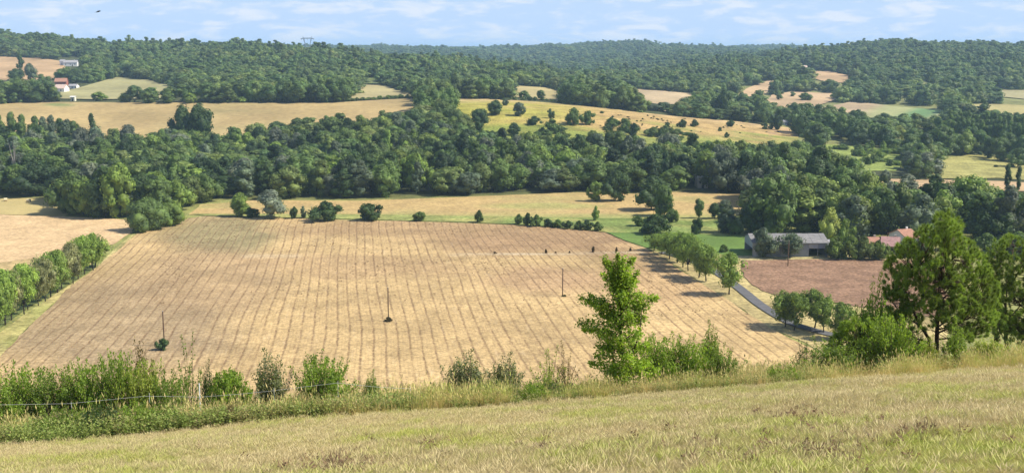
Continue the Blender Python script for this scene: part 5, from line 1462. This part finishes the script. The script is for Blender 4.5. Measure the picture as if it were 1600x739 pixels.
pine('young bushy pine with upright shoots left of the big pine', 43.0, 1340,
     [(1346, 484), (1358, 500), (1372, 512), (1380, 550), (1378, 585), (1300, 590), (1288, 560), (1296, 530), (1312, 512), (1322, 500), (1334, 500)],
     [(0, (1342, 560), (1344, 525), (1346, 488)), (-.3, (1325, 560), (1322, 530), (1320, 508)), (.4, (1358, 560), (1360, 530), (1364, 506))],
     [((1342, 570), (1310, 540, .4)), ((1342, 565), (1370, 535, -.4)), ((1342, 575), (1345, 540, -.9))],
     380, (0.23, 0.32, 0.06), 0.05, 53)

# ------------------------------------------------------------------ electric fence
def fence():
    M_TAPE = plain('white_tape', (0.62, 0.62, 0.58), 0.6, 0.3, 8.0, 0.06)
    M_POST = plain('white_plastic_post', (0.74, 0.74, 0.72), 0.5, 0.4, 8.0, 0.06)
    Y = 38.2
    pts = [(-70, 634), (0, 632), (60, 631), (110, 630), (170, 624), (227, 618.5), (270, 619), (310, 620), (345, 617.5), (378, 615), (427, 610), (475, 604), (527, 598), (551, 600.5), (592, 604.5), (640, 607)]
    P = [at(a, b, Y) for a, b in pts]
    e = empty('electric_fence', (P[5].x, Y, zs(P[5].x, Y))); tag(e, 'white tape fence on thin white posts in front of the left brambles', 'fence')
    o = e.location
    t = MB()
    t.tube([p - o for p in P], .0048, 5)
    t.build('tape', M_TAPE, e)
    for px, row in ((-60, 632), (110, 628), (232, 614), (310, 599), (427, 606), (527, 595), (640, 603)):
        p = at(px, row, Y); z = zs(p.x, Y)
        m = MB(); r = .022 if px == 310 else .006
        m.tube([(p.x - o.x, 0.02, z - o.z - .2), (p.x - o.x + .02, .02, p.z - o.z)], r, 6); m.build('post', M_POST, e)
fence()

# ------------------------------------------------------------------ grass and weeds
def grass_mat(name, ga, gb, sa, sb, lo=0.40, hi=0.60, seed=0.0):
    k = NT(name)
    oi = k.n('ShaderNodeObjectInfo'); p = k.pos(); g = k.n('ShaderNodeNewGeometry')
    n = k.noise(k.mapping(p, loc=(seed, 0, 0)), 0.30, 3.0, 0.65)
    n2 = k.noise(k.mapping(p, loc=(seed, 9, 0)), 2.6, 3.0, 0.7)
    nn = k.math('ADD', k.math('MULTIPLY', n, 0.6), k.math('MULTIPLY', n2, 0.4))
    green = k.mix(oi.outputs['Random'], ga, gb); straw = k.mix(g.outputs['Random Per Island'], sa, sb)
    f = k.math('ADD', k.mr(nn, lo, hi, 0, 1), k.mr(g.outputs['Random Per Island'], 0, 1, -0.45, 0.45, False), clamp=True)
    c = k.mix(f, green, straw)
    b = k.n('ShaderNodeBsdfPrincipled'); k.set(b.inputs['Base Color'], c); b.inputs['Roughness'].default_value = 0.6; b.inputs['Specular IOR Level'].default_value = 0.3
    t = k.n('ShaderNodeBsdfTranslucent'); k.set(t.inputs['Color'], c)
    m = k.n('ShaderNodeMixShader'); m.inputs[0].default_value = 0.35
    k.t.links.new(b.outputs[0], m.inputs[1]); k.t.links.new(t.outputs[0], m.inputs[2]); k.t.links.new(m.outputs[0], k.out.inputs['Surface'])
    return k.m
M_GR = grass_mat('meadow_grass', (0.34, 0.41, 0.06, 1), (0.50, 0.54, 0.09, 1), (0.90, 0.77, 0.42, 1), (0.44, 0.35, 0.17, 1), 0.37, 0.57)
M_TALL = grass_mat('tall_dry_grass', (0.44, 0.48, 0.09, 1), (0.36, 0.44, 0.07, 1), (0.80, 0.66, 0.30, 1), (0.64, 0.48, 0.20, 1), 0.34, 0.60, 4.0)
M_WEED = grass_mat('green_weeds', (0.19, 0.27, 0.05, 1), (0.30, 0.38, 0.08, 1), (0.42, 0.38, 0.14, 1), (0.40, 0.32, 0.14, 1), 0.42, 0.66, 8.0)
M_BRN = grass_mat('dried_weeds', (0.24, 0.18, 0.09, 1), (0.30, 0.21, 0.10, 1), (0.36, 0.25, 0.14, 1), (0.26, 0.16, 0.09, 1), 0.4, 0.6, 2.0)
def tuft(seed, n, h, w, spread, mat, lean=0.45, heads=False, leaves=0, flat_=0.0):
    g = np.random.default_rng(seed)
    V, Q, T = [], [], []
    nv = 0
    for _ in range(n):
        a = g.random() * 6.283; r = g.random() ** .5 * spread
        b = np.array([math.cos(a) * r, math.sin(a) * r, -0.02])
        hh = h * g.uniform(.5, 1.15); dr = g.normal(size=2) * lean * hh * .6 + np.array([math.cos(a), math.sin(a)]) * lean * hh * .35
        m = b + np.array([dr[0] * .35, dr[1] * .35, hh * (.62 - flat_ * .3)]); t = b + np.array([dr[0], dr[1], hh * (1 - flat_)])
        q = g.random() * 3.14; s = np.array([math.cos(q), math.sin(q), 0]) * w * g.uniform(.6, 1.2)
        V += [b - s, b + s, m + s * .8, m - s * .8, t]
        Q.append([nv, nv + 1, nv + 2, nv + 3]); T.append([nv + 3, nv + 2, nv + 4]); nv += 5
        if heads and g.random() < .6:
            s2 = s / np.linalg.norm(s) * w * 2.3; d = (t - m) / np.linalg.norm(t - m)
            V += [t - d * .02, t + d * .05 - s2, t + d * .15, t + d * .05 + s2]; Q.append([nv, nv+1, nv+2, nv+3]); nv += 4
        for _l in range(leaves):
            f = g.uniform(.2, 1.0); c = b + (t - b) * f; nrm = rnd_dirs(g, 1)[0] * .7 + np.array([0, 0, .7]); nrm /= np.linalg.norm(nrm)
            tt = np.cross(nrm, rnd_dirs(g, 1)[0]); tt /= np.linalg.norm(tt); bb = np.cross(nrm, tt); L = g.uniform(.03, .055)
            c = c + tt * L; V += [c - tt * L, c + bb * L * .5, c + tt * L, c - bb * L * .5]; Q.append([nv, nv+1, nv+2, nv+3]); nv += 4
    return mesh_np('tuft', np.array(V), np.array(Q), np.array(T), [mat])
gg = np.random.default_rng(99)
def strip(n, y0, y1, pw=1.0, x0=None, x1=None):
    y = y0 + (y1 - y0) * gg.random(n) ** pw
    x = gg.uniform(-1, 1, n) * (0.50 * y + 1.0) if x0 is None else gg.uniform(x0, x1, n)
    return np.stack([x, y], 1)
P = strip(150000, 10.5, 39.5, 0.95)
z = Z(P[:, 0], P[:, 1])
s = gg.uniform(.42, .9, len(P)); hn = np.array([mnoise.noise(Vector((a * .35, b * .35, 0))) for a, b in P])
scatter('meadow_grass', np.column_stack([P, z]), np.stack([s, s, s * (1 + .45 * hn)], 1), gg.uniform(0, 6.28, len(P)), gg.integers(0, 5, len(P)),
        [tuft(1, 18, .10, .0036, .10, M_GR, .8), tuft(2, 18, .08, .004, .12, M_GR, 1.1, flat_=.2), tuft(3, 20, .12, .0034, .09, M_GR, .7), tuft(4, 16, .11, .0036, .11, M_GR, .8, True), tuft(5, 14, .06, .0045, .12, M_GR, 1.3, flat_=.3)],
        'short half dry grass covering the foreground meadow', 'grass')
# long grass and weeds where the mowing stops
def edge_strip(name, n, y0, y1, u0, u1, srcs, label, smin, smax, dens=None):
    y = gg.uniform(y0, y1, n); u = gg.uniform(u0, u1, n)
    if y0 < 34: y = np.maximum(y, 33.4 + (u + .52) * 9.0 + gg.random(n) * 2.5)
    if dens is not None:
        nn = np.array([mnoise.noise(Vector((a * 28.0, b * .25, dens))) for a, b in zip(u, y)]); k = nn > gg.uniform(-.55, .35, n); y, u = y[k], u[k]
    x = u * y; z = Z(x, y); s = gg.uniform(smin, smax, len(x))
    scatter(name, np.column_stack([x, y, z]), np.stack([s, s, s * gg.uniform(.8, 1.2, len(x))], 1), gg.uniform(0, 6.28, len(x)), gg.integers(0, len(srcs), len(x)), srcs, label, 'grass')
TT = [tuft(11, 16, .75, .006, .16, M_TALL, .35, True), tuft(12, 14, .60, .006, .18, M_TALL, .45, True), tuft(13, 18, .45, .007, .16, M_TALL, .6)]
WW = [tuft(21, 7, .55, .006, .14, M_WEED, .35, False, 9), tuft(22, 8, .40, .007, .16, M_WEED, .5, False, 8), tuft(23, 9, .7, .006, .15, M_WEED, .3, False, 10)]
edge_strip('tall_grass', 7000, 36.5, 44.0, -.02, .52, TT, 'tall dry grass with seed heads along the right part of the hedge', .4, 1.0, 1.0)
edge_strip('tall_grass', 8000, 36.5, 46.0, -.52, .0, TT, 'tall dry grass between the left bushes', .55, 1.35, 2.0)
edge_strip('green_weeds', 10500, 33.4, 39.5, -.52, .0, WW, 'green nettles and weeds below the white tape fence', .4, 1.3, 3.0)
edge_strip('green_weeds', 3500, 36.5, 40.5, -.06, .30, WW, 'low green weeds at the mowing edge under the leafy tree', .4, .8, 4.0)
edge_strip('green_weeds', 2500, 39.0, 60.0, -.5, .5, WW, 'weeds on the steep slope behind the hedge', .8, 1.6, 5.0)
BB = [tuft(31, 9, .18, .004, .14, M_BRN, .6, True, 4), tuft(32, 8, .14, .004, .16, M_BRN, .8, True, 4)]
pb = [at(RG.gauss(520, 38), RG.uniform(716, 742), 1) for _ in range(1)]
cl = []
for cx, cy, sx, sy, n in ((525, 732, 42, 9, 60), (1240, 650, 34, 7, 16), (1330, 700, 60, 16, 22), (1420, 682, 40, 6, 10), (1190, 715, 60, 12, 14), (900, 690, 300, 25, 60)):
    for _ in range(n):
        px = RG.gauss(cx, sx); row = RG.gauss(cy, sy); d = ray(px, row); t = np.linspace(8, 45, 400) / d[1]
        h = np.nonzero(d[2] * t <= Z(d[0] * t, d[1] * t))[0]
        if len(h): cl.append((d[0] * t[h[0]], d[1] * t[h[0]]))
cl = np.array(cl); z = Z(cl[:, 0], cl[:, 1]); s = gg.uniform(.5, 1.0, len(cl))
scatter('dried_weeds', np.column_stack([cl, z]), np.stack([s, s, s], 1), gg.uniform(0, 6.28, len(cl)), gg.integers(0, 2, len(cl)), BB, 'brown dried weeds in patches of the foreground meadow', 'weeds')

# sparse dry weeds standing along the drill rows of the stubble
def stubble_weeds():
    n = 5200
    g = np.random.default_rng(12)
    px = g.uniform(250, 1180, n); row = 345 + 150 * g.random(n) ** 1.2
    keep = poly_in(P_MAIN, px, row)
    px, row = px[keep], row[keep]
    # ground on a flat valley floor: straight from the sight line
    out = []
    for a, b in zip(px, row):
        d = ray(a, b); t = -62.0 / d[2] if d[2] < 0 else 0
        x, y = d[0] * t, d[1] * t
        if mnoise.noise(Vector((x * .035, y * .03, 6.0))) > g.uniform(-.1, .5): out.append((x, y))
    out = np.array(out); z = Z(out[:, 0], out[:, 1]) + .14; s = g.uniform(.4, 1.15, len(out))
    scatter('stubble_weeds', np.column_stack([out, z]), np.stack([s, s, s], 1), g.uniform(0, 6.28, len(out)), np.zeros(len(out), int), [tuft(41, 10, .25, .03, .25, M_BRN, .6, False, 5)],
            'brown weeds dotted over the stubble field', 'weeds')
stubble_weeds()

# ------------------------------------------------------------------ air
hv = NT('valley_haze')
pv = hv.n('ShaderNodeVolumePrincipled')
pv.inputs['Color'].default_value = (0.50, 0.74, 1.0, 1)
pv.inputs['Density'].default_value = 0.00010
pv.inputs['Anisotropy'].default_value = 0.0
hv.t.links.new(pv.outputs[0], hv.out.inputs['Volume'])
hb = MB(); hb.box((0, 0, -28), (28000, 28000, 148))
h_ = hb.build('haze', hv.m); tag(h_, 'thin blue air haze over the whole valley', None, None, 'stuff')

# ------------------------------------------------------------------ labels: tell look-alikes apart by their order from the left
def settle_labels():
    ORD = ['', 'second', 'third', 'fourth', 'fifth', 'sixth', 'seventh', 'eighth', 'ninth', 'tenth', 'eleventh', 'twelfth']
    by = {}
    for o in COL.objects:
        if o.parent is None and o.get('label') and o.get('category') and o.get('kind') is None: by.setdefault(o['label'], []).append(o)
    for lab, L in by.items():
        if len(L) < 2 or len(L) > 72: continue
        L.sort(key=lambda o: float(project(*o.location)[0]))
        k = 1 if len(L) <= 24 else 3
        for part in range(k):
            G = L[len(L) * part // k: len(L) * (part + 1) // k]
            base = lab if k == 1 else lab + ', ' + ('left', 'middle', 'right')[part] + ' third'
            n = len(G)
            for i, o in enumerate(G):
                if n == 2: t = ('left', 'right')[i] + ' of two'
                elif n == 3 and i == 1: t = 'middle of three'
                elif i == 0: t = 'leftmost'
                elif i == n - 1: t = 'rightmost'
                elif i < n / 2: t = ORD[i] + ' from left'
                else: t = ORD[n - 1 - i] + ' from right'
                o['label'] = base + ', ' + t
    for o in COL.objects:
        if o.get('label') and len(o['label'].split()) > 16: o['label'] = ' '.join(w for w in o['label'].split() if w not in ('the', 'a'))
settle_labels()
